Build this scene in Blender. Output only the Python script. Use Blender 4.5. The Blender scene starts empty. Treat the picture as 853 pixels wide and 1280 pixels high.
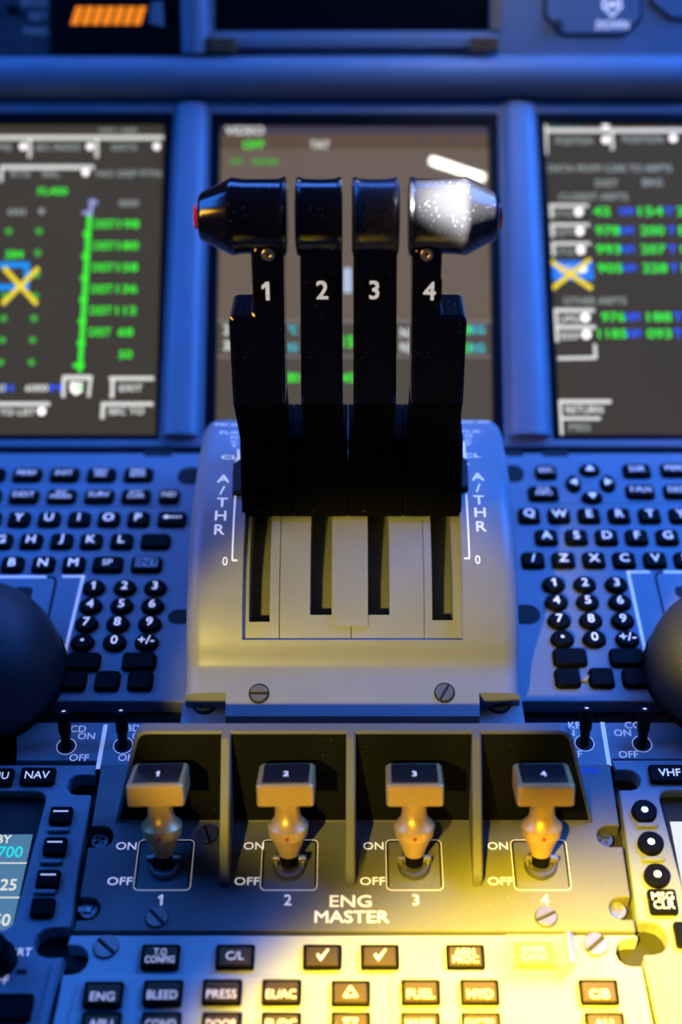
import bpy, bmesh, math, random
from mathutils import Vector, Matrix, Euler
random.seed(7)
R = math.radians
SC = bpy.context.scene
COL = SC.collection

# ---------------------------------------------------------------- camera
PITCH = R(45.7); FPX = 1700.0; CX = 441.0; CY = 640.0
CAM = Vector((0.0, -270.0, 527.0))                      # millimetres
FWD = Vector((0, math.cos(PITCH), -math.sin(PITCH)))
UP = Vector((0, math.sin(PITCH), math.cos(PITCH)))
cd = bpy.data.cameras.new('camera'); cam = bpy.data.objects.new('camera', cd); COL.objects.link(cam)
cam.location = CAM*0.001; cam.rotation_euler = (math.pi/2 - PITCH, 0, 0)
cd.sensor_fit = 'VERTICAL'; cd.sensor_height = 36; cd.sensor_width = 24
cd.lens = FPX/1280*36; cd.shift_x = -(CX-426.5)/1280
cd.clip_start = 0.02; cd.clip_end = 20
cd.dof.use_dof = True; cd.dof.focus_distance = 0.620; cd.dof.aperture_fstop = 3.5
SC.camera = cam
SC.view_settings.view_transform = 'Standard'; SC.view_settings.look = 'None'
SC.view_settings.exposure = 0; SC.view_settings.gamma = 1; SC.view_settings.use_curve_mapping = False

# ---------------------------------------------------------------- world and lights
w = bpy.data.worlds.new('cockpit'); SC.world = w; w.use_nodes = True
w.node_tree.nodes['Background'].inputs[0].default_value = (0.012, 0.045, 0.25, 1)
w.node_tree.nodes['Background'].inputs[1].default_value = 0.22

def light(name, kind, loc, target, energy, color, size=0.3, sizey=None, spot=None, blend=0.2):
    d = bpy.data.lights.new(name, kind); o = bpy.data.objects.new(name, d); COL.objects.link(o)
    o.location = Vector(loc)*0.001
    o.rotation_euler = (Vector(target)-Vector(loc)).to_track_quat('-Z', 'Y').to_euler()
    d.energy = energy; d.color = color
    if kind == 'AREA':
        d.size = size
        if sizey: d.shape = 'RECTANGLE'; d.size_y = sizey
    elif kind == 'SPOT':
        d.spot_size = R(spot); d.spot_blend = blend; d.shadow_soft_size = size
    return o
BLUE = (0.03, 0.20, 1.0); AMBER = (1.0, 0.68, 0.012)
light('window_light_right', 'AREA', (620, 560, 620), (120, 150, 0), 15, BLUE, 0.5, 0.35)
light('window_light_left', 'AREA', (-700, 420, 560), (-60, 200, 0), 5.5, BLUE, 0.45, 0.3)
light('window_light_front', 'AREA', (0, 1000, 720), (0, 300, 60), 8, (0.07, 0.22, 1.0), 0.9, 0.3)
light('reading_lamp', 'SPOT', (-110, -270, 590), (84, -146, 0), 430, AMBER, 0.012, spot=34.5, blend=0.95)
light('added_rest_spot', 'SPOT', (-260, -280, 560), (172, 140, 34), 90, AMBER, 0.012, spot=4.6, blend=0.4)  # added spot, only there to put amber on the right hand rest
dome = light('dome_lamp', 'SPOT', (-250, -430, 500), (1, 108, 27), 25, (1.0, 0.74, 0.10), 0.012, spot=12.0, blend=0.1)
dome.scale = (1.16, 1, 1)
light('sun_gleam', 'SPOT', (-480, 90, 640), (46, 213, 216), 1300, (1.0, 0.98, 0.95), 0.006, spot=2.35, blend=0.2)
side = light('side_lamp', 'AREA', (-600, 115, 400), (-40, 215, 195), 0.10, (1.0, 0.5, 0.04), 0.12, 0.22)
side.data.spread = R(28)
strip = light('flood_strip', 'AREA', (79.7, 495, 276), (65, 465, 79), 0.06, (1.0, 0.97, 0.85), 0.042, 0.003)
_z = (Vector((79.7, 495, 276))-Vector((65, 465, 79))).normalized(); _x = Vector((39.6, -13.8, -5.7)); _x = (_x-_z*_x.dot(_z)).normalized(); _y = _z.cross(_x)
strip.rotation_euler = Matrix((_x, _y, _z)).transposed().to_euler()

# ---------------------------------------------------------------- materials
def new_mat(name):
    m = bpy.data.materials.new(name); m.use_nodes = True
    return m, m.node_tree.nodes, m.node_tree.links, m.node_tree.nodes['Principled BSDF']
def paint(name, col, rough=0.5, dust=0.0, var=0.12, metal=0.0, bump=0.15, scale=900, coat=0.0, spec=0.5, dustcol=(0.75, 0.74, 0.7), lit=0.0):
    m, n, l, b = new_mat(name)
    tc = n.new('ShaderNodeTexCoord')
    nz = n.new('ShaderNodeTexNoise'); nz.inputs['Scale'].default_value = 60; nz.inputs['Detail'].default_value = 5
    l.new(tc.outputs['Object'], nz.inputs['Vector'])
    mx = n.new('ShaderNodeMix'); mx.data_type = 'RGBA'
    mx.inputs[6].default_value = (*[c*(1-var) for c in col], 1); mx.inputs[7].default_value = (*[min(1, c*(1+var)) for c in col], 1)
    l.new(nz.outputs['Fac'], mx.inputs[0])
    out = mx.outputs[2]
    if dust > 0:
        vo = n.new('ShaderNodeTexVoronoi'); vo.inputs['Scale'].default_value = 850
        l.new(tc.outputs['Object'], vo.inputs['Vector'])
        lt = n.new('ShaderNodeMath'); lt.operation = 'LESS_THAN'; lt.inputs[1].default_value = 0.10
        l.new(vo.outputs['Distance'], lt.inputs[0])
        sp = n.new('ShaderNodeSeparateColor'); l.new(vo.outputs['Color'], sp.inputs[0])
        gt = n.new('ShaderNodeMath'); gt.operation = 'LESS_THAN'; gt.inputs[1].default_value = dust
        l.new(sp.outputs[0], gt.inputs[0])
        mu = n.new('ShaderNodeMath'); mu.operation = 'MULTIPLY'
        l.new(lt.outputs[0], mu.inputs[0]); l.new(gt.outputs[0], mu.inputs[1])
        m2 = n.new('ShaderNodeMix'); m2.data_type = 'RGBA'; m2.inputs[7].default_value = (*dustcol, 1)
        l.new(mu.outputs[0], m2.inputs[0]); l.new(out, m2.inputs[6]); out = m2.outputs[2]
    l.new(out, b.inputs['Base Color'])
    b.inputs['Roughness'].default_value = rough; b.inputs['Metallic'].default_value = metal
    b.inputs['Specular IOR Level'].default_value = spec
    b.inputs['Coat Weight'].default_value = coat; b.inputs['Coat Roughness'].default_value = 0.06
    if bump > 0:
        nb = n.new('ShaderNodeTexNoise'); nb.inputs['Scale'].default_value = scale; nb.inputs['Detail'].default_value = 3
        l.new(tc.outputs['Object'], nb.inputs['Vector'])
        bp = n.new('ShaderNodeBump'); bp.inputs['Strength'].default_value = bump; bp.inputs['Distance'].default_value = 0.0004
        l.new(nb.outputs['Fac'], bp.inputs['Height']); l.new(bp.outputs[0], b.inputs['Normal'])
    if lit:
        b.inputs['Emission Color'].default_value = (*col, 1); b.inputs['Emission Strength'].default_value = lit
    return m
def glow(name, col, strength=1.0, base=(0.01, 0.01, 0.01), rough=0.25):
    m, n, l, b = new_mat(name)
    b.inputs['Base Color'].default_value = (*base, 1); b.inputs['Roughness'].default_value = rough
    tc = n.new('ShaderNodeTexCoord'); nz = n.new('ShaderNodeTexNoise'); nz.inputs['Scale'].default_value = 9
    l.new(tc.outputs['Object'], nz.inputs['Vector'])
    mx = n.new('ShaderNodeMix'); mx.data_type = 'RGBA'
    mx.inputs[6].default_value = (*[c*0.88 for c in col], 1); mx.inputs[7].default_value = (*[c*1.12 for c in col], 1)
    l.new(nz.outputs['Fac'], mx.inputs[0]); l.new(mx.outputs[2], b.inputs['Emission Color'])
    b.inputs['Emission Strength'].default_value = strength
    return m
PANEL = paint('panel_paint', (0.20, 0.225, 0.25), 0.52, dust=0.10)
ENGP = paint('engine_plate_paint', (0.125, 0.125, 0.12), 0.5, dust=0.10)
CTRL = paint('control_plate_paint', (0.42, 0.44, 0.43), 0.5, dust=0.05)
HOUSE = paint('housing_paint', (0.27, 0.285, 0.30), 0.42, dust=0.16, bump=0.12)
FRAME = paint('frame_paint', (0.22, 0.25, 0.29), 0.45)
KEYB = paint('keyboard_plate_paint', (0.19, 0.22, 0.26), 0.5, dust=0.02)
DARK = paint('dark_recess', (0.012, 0.012, 0.014), 0.8)
WELL = paint('well_black', (0.0045, 0.0045, 0.004), 0.6, dust=0.02, spec=0.1)
KEY = paint('key_black', (0.004, 0.004, 0.0045), 0.5, dust=0.015, bump=0.05, spec=0.06)
GLOSS = paint('lever_black', (0.006, 0.006, 0.007), 0.13, dust=0.16, bump=0.0, spec=0.5)
FOOTB = paint('foot_black', (0.003, 0.003, 0.0032), 0.6, dust=0.01, bump=0.05, spec=0.03)
RUBBER = paint('tab_black', (0.025, 0.025, 0.028), 0.75, dust=0.3, bump=0.4)
HEADB = paint('head_black', (0.022, 0.022, 0.024), 0.24, dust=0.6, bump=0.0, spec=0.4)
GOLD = paint('lever_metal', (0.60, 0.37, 0.13), 0.38, metal=0.45, bump=0.08, dust=0.03)
STEEL = paint('screw_steel', (0.52, 0.49, 0.44), 0.35, metal=0.9, bump=0.3, scale=1500)
OLDSTEEL = paint('screw_dark', (0.16, 0.16, 0.17), 0.4, metal=0.8, bump=0.4, scale=1500)
CRUST = paint('white_residue', (0.75, 0.74, 0.72), 0.8, bump=1.0, scale=2500)
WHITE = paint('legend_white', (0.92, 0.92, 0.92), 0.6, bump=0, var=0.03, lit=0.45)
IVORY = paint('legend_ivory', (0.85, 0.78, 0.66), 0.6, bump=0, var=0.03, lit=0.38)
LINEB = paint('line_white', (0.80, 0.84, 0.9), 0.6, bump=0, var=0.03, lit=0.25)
BLUEINK = paint('blue_stamp', (0.02, 0.05, 0.75), 0.6, bump=0, var=0.03)
RED = paint('red_button', (0.9, 0.06, 0.03), 0.35, bump=0)
REDDOT = paint('red_dot', (0.35, 0.03, 0.02), 0.4, bump=0)
REST = paint('hand_rest_leather', (0.025, 0.03, 0.04), 0.45, bump=0.5, scale=1400)
BROWN = paint('bronze_latch', (0.20, 0.10, 0.04), 0.5, metal=0.3)
BEZEL = paint('bezel_black', (0.004, 0.004, 0.005), 0.5, bump=0, spec=0.1)
SCR = glow('screen_grey', (0.052, 0.044, 0.028), 1.0, rough=0.03)
SCRC = glow('screen_tan_reflection', (0.150, 0.112, 0.078), 1.0, rough=0.03)  # warm reflection on the glass, put into the screen's own glow
SCRBAND = glow('screen_reflection_strip', (0.115, 0.072, 0.042), 1.0, rough=0.03)
SCRVIO = glow('screen_violet', (0.060, 0.052, 0.085), 1.0, rough=0.03)
SCROFF = paint('screen_dark', (0.003, 0.003, 0.004), 0.25, bump=0)
EW = glow('screen_white', (0.80, 0.80, 0.76)); EWB = glow('screen_white_bright', (1.5, 1.4, 1.4))
EWD = glow('screen_white_dim', (0.30, 0.34, 0.30))
EG = glow('screen_green', (0.05, 0.95, 0.03)); EGD = glow('screen_green_dim', (0.06, 0.42, 0.03))
EB = glow('screen_blue', (0.02, 0.12, 1.1)); ECY = glow('screen_cyan', (0.01, 0.30, 0.95)); ETEAL = glow('screen_teal', (0.05, 0.62, 0.75))
EY = glow('screen_yellow', (0.95, 0.75, 0.02)); ELAV = glow('screen_lavender', (0.32, 0.36, 0.75))
ECD = glow('screen_cyan_dim', (0.02, 0.16, 0.18))
LCD = glow('lcd_blue', (0.075, 0.20, 0.34), 1.0, rough=0.3); LCDW = glow('lcd_white', (0.85, 0.84, 0.8), 1.0, rough=0.3)
EORANGE = glow('orange_stripe', (1.0, 0.27, 0.01)); EDIMTXT = paint('tan_print', (0.65, 0.45, 0.36), 0.6, bump=0)
def clear_mat():
    m, n, l, b = new_mat('clear_plastic')
    b.inputs['Base Color'].default_value = (0.9, 0.88, 0.82, 1); b.inputs['Roughness'].default_value = 0.08
    tr = n.new('ShaderNodeBsdfTransparent'); tr.inputs[0].default_value = (0.96, 0.95, 0.92, 1)
    lw = n.new('ShaderNodeLayerWeight'); lw.inputs['Blend'].default_value = 0.25
    mp = n.new('ShaderNodeMapRange'); mp.inputs['To Min'].default_value = 0.10; mp.inputs['To Max'].default_value = 0.75
    l.new(lw.outputs['Facing'], mp.inputs['Value'])
    mx = n.new('ShaderNodeMixShader'); l.new(mp.outputs[0], mx.inputs[0]); l.new(tr.outputs[0], mx.inputs[1]); l.new(b.outputs[0], mx.inputs[2])
    l.new(mx.outputs[0], n['Material Output'].inputs[0])
    return m
CLEAR = clear_mat()

# ---------------------------------------------------------------- projection onto real planes (mm)
def ray(px, py):
    return FWD + Vector((1, 0, 0))*((px-CX)/FPX) + UP*((CY-py)/FPX)
def at(px, py, z=0.0):
    r = ray(px, py); t = (z-CAM.z)/r.z
    p = CAM + r*t
    return (p.x, p.y)
def proj(p):
    d = Vector(p)-CAM; dep = d.dot(FWD)
    return CX+FPX*d.x/dep, CY-FPX*d.dot(UP)/dep, dep
class Plane:
    """tilted panel: u along X, v up the slope, h out of it"""
    def __init__(s, y0, z0, e):
        s.o = Vector((0, y0, z0)); s.e = R(e)
        s.v = Vector((0, math.cos(s.e), math.sin(s.e))); s.n = Vector((0, -math.sin(s.e), math.cos(s.e)))
    def at(s, px, py, h=0.0):
        r = ray(px, py); o = s.o + s.n*h
        p = CAM + r*((o-CAM).dot(s.n)/r.dot(s.n)); q = p-s.o
        return (q.x, q.dot(s.v))
    def __call__(s, u, v, h):
        return s.o + Vector((u, 0, 0)) + s.v*v + s.n*h
    def matrix(s):
        return Matrix.Translation(s.o) @ Matrix.Rotation(s.e, 4, 'X')
FLAT = lambda u, v, h: Vector((u, v, h))

# ---------------------------------------------------------------- mesh building (mm in, m out)
def offset_poly(poly, d):
    """miter offset, positive d = inward for a counter-clockwise polygon"""
    n = len(poly); out = []
    for i in range(n):
        p0, p1, p2 = Vector(poly[i-1]), Vector(poly[i]), Vector(poly[(i+1) % n])
        e1 = (p1-p0); e2 = (p2-p1)
        if e1.length < 1e-9 or e2.length < 1e-9: out.append(tuple(p1)); continue
        e1.normalize(); e2.normalize()
        n1 = Vector((-e1.y, e1.x)); n2 = Vector((-e2.y, e2.x))
        k = 1+n1.dot(n2)
        m = (n1+n2)/(k if k > 0.3 else 0.3)
        q = p1+m*d; out.append((q.x, q.y))
    return out
def area2(poly): return sum(poly[i-1][0]*poly[i][1]-poly[i][0]*poly[i-1][1] for i in range(len(poly)))
def ccw(poly):
    poly = [tuple(p) for p in poly]
    return poly if area2(poly) > 0 else poly[::-1]
class MB:
    def __init__(s, local=True): s.bm = bmesh.new()
    def prism(s, poly, h0, h1, f=FLAT, ch=0.0, holes=(), inset=0.0, bottom=False):
        poly = ccw(poly); bm = s.bm; tops = []
        def loop(p, h): return [bm.verts.new(f(x, y, h)) for x, y in p]
        def band(a, b):
            n = len(a)
            for i in range(n):
                try: bm.faces.new((a[i], a[(i+1) % n], b[(i+1) % n], b[i]))
                except ValueError: pass
        for k, (p, sg) in enumerate([(poly, 1)]+[(ccw(h), -1) for h in holes]):
            a = loop(p, h0)
            if sg == 1 and inset: p = offset_poly(p, inset)
            if ch > 0:
                m = loop(p, h1-ch); t = loop(offset_poly(p, sg*ch), h1); band(a, m); band(m, t)
            else:
                t = loop(p, h1); band(a, t)
            tops.append(t)
            if bottom and k == 0: bm.faces.new(a[::-1])
        if not holes:
            bm.faces.new(tops[0])
        else:
            es = []
            for t in tops:
                for i in range(len(t)):
                    e = bm.edges.get((t[i], t[(i+1) % len(t)])); es.append(e)
            bmesh.ops.triangle_fill(bm, use_beauty=True, use_dissolve=False, edges=es)
        return s
    def box(s, x0, x1, y0, y1, z0, z1, ch=0.0, f=FLAT):
        return s.prism([(x0, y0), (x1, y0), (x1, y1), (x0, y1)], z0, z1, f, ch, bottom=True)
    def lathe(s, prof, f, seg=32, cap0=True, cap1=True):
        """prof: (axial, radius); f(axial, a, b)->3D"""
        bm = s.bm; rings = []
        for (t, r) in prof:
            rings.append([bm.verts.new(f(t, r*math.cos(2*math.pi*i/seg), r*math.sin(2*math.pi*i/seg))) for i in range(seg)])
        for a, b in zip(rings, rings[1:]):
            for i in range(seg): bm.faces.new((a[i], a[(i+1) % seg], b[(i+1) % seg], b[i]))
        if cap0: bm.faces.new(rings[0][::-1])
        if cap1: bm.faces.new(rings[-1])
        return s
    def grid(s, pts, skip=None):
        bm = s.bm; vs = [[bm.verts.new(p) for p in row] for row in pts]
        for i in range(len(vs)-1):
            for j in range(len(vs[0])-1):
                if skip and skip(i, j): continue
                bm.faces.new((vs[i][j], vs[i][j+1], vs[i+1][j+1], vs[i+1][j]))
        return vs
    def poly(s, pts): s.bm.faces.new([s.bm.verts.new(p) for p in pts]); return s
    def flat(s, verts, faces, f):
        vs = [s.bm.verts.new(f(x, y)) for x, y in verts]
        for fc in faces:
            try: s.bm.faces.new([vs[i] for i in fc])
            except ValueError: pass
        return s
    def mesh(s, name, mat, smooth=None, inv=None):
        bm = s.bm
        if inv is not None: bm.transform(inv)
        bm.transform(Matrix.Scale(0.001, 4))
        bmesh.ops.recalc_face_normals(bm, faces=bm.faces[:])
        me = bpy.data.meshes.new(name); bm.to_mesh(me); bm.free()
        me.materials.append(mat)
        if smooth:
            me.polygons.foreach_set('use_smooth', [True]*len(me.polygons))
            me.set_sharp_from_angle(angle=R(smooth))
        return me
def link(name, me, parent=None, loc=None):
    o = bpy.data.objects.new(name, me); COL.objects.link(o)
    if parent is not None: o.parent = parent
    if loc is not None: o.location = Vector(loc)*0.001
    return o
ROOTINV = {}
def thing(name, label, cat, mat4=None, group=None, kind=None):
    o = bpy.data.objects.new(name, None); COL.objects.link(o); o.empty_display_size = 0.01
    mat4 = mat4 or Matrix.Identity(4)
    o['label'] = label; o['category'] = cat
    if group: o['group'] = group
    if kind: o['kind'] = kind
    t = mat4.to_translation()*0.001
    o.location = t; o.rotation_euler = mat4.to_euler()
    ROOTINV[o.name] = mat4.inverted()
    return o
def part(name, mb, mat, parent, smooth=None, label=None):
    """mb in world mm; parent is a thing or a part of a thing (parts sit at the thing's origin)"""
    root = parent
    while root.parent is not None: root = root.parent
    inv = ROOTINV[root.name]
    if parent is not root:
        inv = Matrix.Translation(-(parent.location*1000)) @ inv
    o = link(name, mb.mesh(name, mat, smooth, inv), parent)
    if label: o['label'] = label
    if name.split('_')[-1] in ('text', 'dots', 'lines', 'line', 'print', 'residue', 'legend'): o['kind'] = 'stuff'
    return o
def piece(name, me, parent, world=None, local=None):
    """a shared mesh set at a place (world mm on the thing, or local mm on a part)"""
    o = link(name, me, parent)
    if world is not None:
        o.location = (ROOTINV[parent.name] @ Vector(world))*0.001
    elif local is not None: o.location = Vector(local)*0.001
    return o
def T(x, y, z=0): return Matrix.Translation((x, y, z))

# shapes
def rrect(cx, cy, w_, h_, r, n=4):
    r = min(r, w_/2-0.01, h_/2-0.01); out = []
    for (sx, sy, a0) in ((1, 1, 0), (-1, 1, 90), (-1, -1, 180), (1, -1, 270)):
        for i in range(n+1):
            a = R(a0+90*i/n); out.append((cx+sx*(w_/2-r)+r*math.cos(a), cy+sy*(h_/2-r)+r*math.sin(a)))
    return out
def circ(cx, cy, r, n=24, ry=None):
    return [(cx+r*math.cos(2*math.pi*i/n), cy+(ry or r)*math.sin(2*math.pi*i/n)) for i in range(n)]
def round_poly(pts, rad, n=4):
    """round every corner of a polygon; rad number or list"""
    out = []; m = len(pts)
    for i in range(m):
        r = rad[i] if isinstance(rad, (list, tuple)) else rad
        p = Vector(pts[i]); a = Vector(pts[i-1])-p; b = Vector(pts[(i+1) % m])-p
        if r <= 0: out.append(tuple(p)); continue
        r = min(r, a.length*0.45, b.length*0.45)
        A = p+a.normalized()*r; B = p+b.normalized()*r
        for k in range(n+1):
            t = k/n; q = A*(1-t)**2+p*2*t*(1-t)+B*t*t; out.append((q.x, q.y))
    return out
def stroke(path, wd):
    """list of quads for a polyline of width wd in 2D"""
    q = []
    for a, b in zip(path, path[1:]):
        a, b = Vector(a), Vector(b); d = (b-a).normalized(); n_ = Vector((-d.y, d.x))*wd/2; e = d*wd*0.3
        q.append([a-n_-e, b-n_+e, b+n_+e, a+n_-e])
    return q
def notch(p, inward, r, depth, n=6):
    """points of a half-stadium cut into an edge: p on the edge, inward unit vector; travel side given by caller order"""
    p = Vector(p); i = Vector(inward).normalized(); t = Vector((i.y, -i.x))
    out = [p - t*r]
    c = p + i*(depth-r)
    for k in range(n+1):
        a = math.pi*k/n
        out.append(c + t*(-r*math.cos(a)) + i*(r*math.sin(a)))
    out.append(p + t*r)
    return [tuple(q) for q in out]

# text as flat mesh
_tc = {}
_capH = [None]
def text2d(s, bold=0.012):
    k = (s, bold)
    if k in _tc: return _tc[k]
    c = bpy.data.curves.new('t', 'FONT'); c.body = s; c.size = 1; c.resolution_u = 3; c.align_x = 'CENTER'; c.space_line = 0.8
    o = bpy.data.objects.new('t', c); COL.objects.link(o)
    bpy.context.view_layer.update()
    me = bpy.data.meshes.new_from_object(o.evaluated_get(bpy.context.evaluated_depsgraph_get()))
    v = [(x.co.x, x.co.y) for x in me.vertices]; f = [tuple(p.vertices) for p in me.polygons]
    bpy.data.objects.remove(o); bpy.data.curves.remove(c); bpy.data.meshes.remove(me)
    if v:
        xs = [a for a, _ in v]; ys = [b for _, b in v]
        mx = (min(xs)+max(xs))/2; my = (min(ys)+max(ys))/2
        v = [(a-mx, b-my) for a, b in v]
    if s == '1':             # numeral one with its flag, as printed
        h = CAPH/2; w_ = CAPH*0.085
        v = [(-w_, -h), (w_, -h), (w_, h), (-w_, h), (-w_, h*0.62), (-w_*3.6, h*0.22), (-w_*3.6, h*0.55), (-w_*0.6, h)]
        v = [(a+w_, b) for a, b in v]; f = [(0, 1, 2, 3), (4, 7, 6, 5)]
    _tc[k] = (v, f); return v, f
text2d('H')
CAPH = max(y for _, y in _tc[('H', 0.012)][0])*2
def add_text(mb, s, f, cap, sx=1.0, bold=0.012, skew=0.0):
    v, fc = text2d(s, bold); k = cap/CAPH
    if bold < 0.001: sh = [(0, 0)]
    else: sh = [(-bold, -bold), (bold, -bold), (bold, bold), (-bold, bold)]     # heavier strokes: overlaid copies, each a hair above the last
    o = Vector(f(0, 0)); nn = (Vector(f(0.5, 0))-o).cross(Vector(f(0, 0.5))-o).normalized()
    for i, (dx, dy) in enumerate(sh):
        mb.flat([((x+dx)*k*sx+(y+dy)*k*skew, (y+dy)*k) for x, y in v], fc, lambda p, q: Vector(f(p, q))+nn*(0.012*i))
    return mb
def text_part(s, x, y, z, cap, mat, parent, name='legend', sx=1.0, bold=0.012):
    mb = MB(); add_text(mb, s, lambda u, v: (x+u, y+v, z), cap, sx, bold)
    return part(name, mb, mat, parent)
_lm = {}
def legend_mesh(s, cap, mat, sx=1.0, bold=0.012, fit=None):
    k = (s, cap, mat.name, sx, bold, fit)
    if k not in _lm:
        if fit:
            v, _ = text2d(s, bold); wd = (max(a for a, _ in v)-min(a for a, _ in v))*cap/CAPH*sx
            if wd > fit: sx *= fit/wd
        mb = MB(); add_text(mb, s, lambda u, v: (u, v, 0), cap, sx, bold); _lm[k] = mb.mesh('legend', mat)
    return _lm[k]

# screws (meshes shared): axis +Z, origin at the seat
def slot_screw_mesh(r, mat, ang):
    mb = MB(); c, s_ = math.cos(ang), math.sin(ang)
    for sg in (1, -1):
        pts = []
        for i in range(13):
            a = R(-82+164*i/12) + (0 if sg == 1 else math.pi)
            pts.append((r*math.cos(a), r*math.sin(a)))
        pts = [(x*c-y*s_, x*s_+y*c) for x, y in pts]
        mb.prism(pts, 0, 1.1, FLAT, 0.25)
    return mb.mesh('screw_head', mat, 30)
def cross_screw_mesh(r, mat, ang=0.3):
    mb = MB(); a, b = r*0.14, r*0.62
    cr = [(a, a), (a, b), (-a, b), (-a, a), (-b, a), (-b, -a), (-a, -a), (-a, -b), (a, -b), (a, -a), (b, -a), (b, a)]
    cr = [(x*math.cos(ang)-y*math.sin(ang), x*math.sin(ang)+y*math.cos(ang)) for x, y in cr]
    mb.prism(circ(0, 0, r), 0, 1.3, FLAT, 0.35, holes=[cr])
    mb.poly([(x*1.02, y*1.02, 0.35) for x, y in circ(0, 0, r*0.7)])
    return mb.mesh('screw_head', mat, 30)
def well_mesh(r):
    mb = MB(); mb.prism(circ(0, 0, r), -0.2, 0.05, FLAT); return mb.mesh('screw_well', DARK)
def add_screw(parent, me, p, rz=0, well=None):
    o = piece('screw', me, parent, world=p); o.rotation_euler.z = rz
    if well:
        wl = piece('screw_well', well, parent, world=p)
    return o

# ================================================================= STRUCTURE
def struct(name, mb, mat, smooth=None, parent=None):
    o = link(name, mb.mesh(name, mat, smooth), parent)
    if parent is None: o['kind'] = 'structure'
    return o
mb = MB(); mb.box(-700, 700, -500, 900, -720, -700); struct('floor', mb, DARK)

S = Plane(296, 0, 25)          # lower screens
# where things fall on the screen plane
def sv(py, h=0): return S.at(CX, py, h)[1]
V_TOP = sv(132); V_BOT = sv(560)
# ---- console body
pd = thing('pedestal', 'dark centre pedestal body that carries all the control panels and keyboards', 'pedestal', T(0, 100, -700))
mb = MB(); mb.box(-330, 330, -230, 292, -700, -9.0); part('body', mb, DARK, pd)

# ---- main instrument panel (blue frame round the screens)
def spoly(pts, h=0): return [S.at(px, py, h) for px, py in pts]
frame_out = [(-330, 0.0), (330, 0.0), (330, V_TOP+6), (-330, V_TOP+6)]
SCREENS = {'left': [(-150, 140), (217, 140), (198, 549), (-180, 549)],
           'centre': [(263, 141), (623, 141), (630, 549), (255, 549)],
           'right': [(671, 141), (1050, 141), (1075, 549), (692, 549)]}
holes = [spoly(SCREENS[k]) for k in SCREENS]
mb = MB(); mb.prism(frame_out, -22, 0, S, 0.6, holes=holes)
wf = struct('wall_front', mb, FRAME)
mb = MB(); mb.prism(frame_out, -24, -23, S); struct('backing', mb, DARK, parent=wf)
# posts between the screens: rounded ridges
def post(x0t, x1t, x0b, x1b, name):
    mb = MB(); rows = []
    for k in range(2):
        py = 134 if k == 0 else 546
        a = S.at(x0t if k == 0 else x0b, py)[0]; b = S.at(x1t if k == 0 else x1b, py)[0]; v = sv(py)
        c, r = (a+b)/2, (b-a)/2
        rows.append([S(c-r*math.cos(math.pi*i/14), v, 0.05+5.5*math.sin(math.pi*i/14)**0.8) for i in range(15)])
    mb.grid(rows)
    mb.poly(rows[1])
    return struct(name, mb, FRAME, 40)
post(222, 259, 203, 248, 'trim_1'); post(629, 668, 638, 688, 'trim_2')
# lower ledge with black slots
# beam across
bv = sv(132); pb = S(0, bv, 0)
U = Plane(pb.y+16, pb.z+27, 62)
def bm_at(py, y=None): pass
mb = MB()
prof = []
for k in range(13):
    a = R(-80+200*k/12)
    prof.append((pb.y+9-13*math.cos(a)*0.85, pb.z+14+13*math.sin(a)))
prof = [(pb.y+9, pb.z+1)]+prof+[(pb.y+18, pb.z+27)]
mb.grid([[Vector((x, y, z)) for (y, z) in prof] for x in (-330, 330)])
struct('trim_3', mb, FRAME, 50)
up = lambda px, py, h=0: U.at(px, py, h)
uv0 = up(CX, 72)[1]; uv1 = up(CX, -60)[1]
mb = MB()
uh = [[up(267, -40), up(613, -40), up(613, 39), up(267, 39)]]
mb.prism([(-330, uv0-4), (330, uv0-4), (330, uv1), (-330, uv1)], -25, 0, U, 0.5, holes=uh)
uf = struct('panel_upper', mb, FRAME, parent=wf)

# ================================================================= SCREENS (things)
def disp_text(mb, s, px, py, h, cappx, width_px=None, bold=0.02, P=S):
    u, v = P.at(px, py, h); dep = proj(P(u, v, h))[2]; sc_ = FPX/dep
    cap = cappx/sc_/0.93
    sx = 1.0
    if width_px:
        vv, _ = text2d(s, bold); wd = (max(a for a, _ in vv)-min(a for a, _ in vv))*cap/CAPH
        sx = (width_px/sc_)/wd
    add_text(mb, s, lambda a, b: P(u+a, v+b, h), cap, sx, bold)
def disp_rect(mb, x0, y0, x1, y1, h, P=S):
    mb.poly([P(*P.at(x, y, h), h) for x, y in ((x0, y1), (x1, y1), (x1, y0), (x0, y0))])
def disp_line(mb, pts, wpx, h, P=S):
    for q in stroke(pts, wpx):
        mb.poly([P(*P.at(p.x, p.y, h), h) for p in q])
def disp_dot(mb, px, py, r, h, P=S):
    mb.poly([P(*P.at(x, y, h), h) for x, y in circ(px, py, r, 14)])
HS = -3.0; HG = HS+0.06
def display(key, label, lit, mat):
    pts = SCREENS[key]
    mb0 = S.at(sum(p[0] for p in pts)/4, 549)
    root = thing('display_screen', label, 'display', T(*S(mb0[0], mb0[1], 0)) @ Matrix.Rotation(S.e, 4, 'X'), 'lower display screens')
    o = offset_poly(ccw(spoly(pts)), 0.25)
    hole = [S.at(x, y, 0.4) for x, y in lit]
    mb = MB(); mb.prism(o, -14, 0.4, S, 0.5, holes=[hole]); part('bezel', mb, BEZEL, root)
    mb = MB(); mb.prism(offset_poly(ccw(o), 2), HS-4, HS, S); part('screen', mb, mat, root)
    return root
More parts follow.
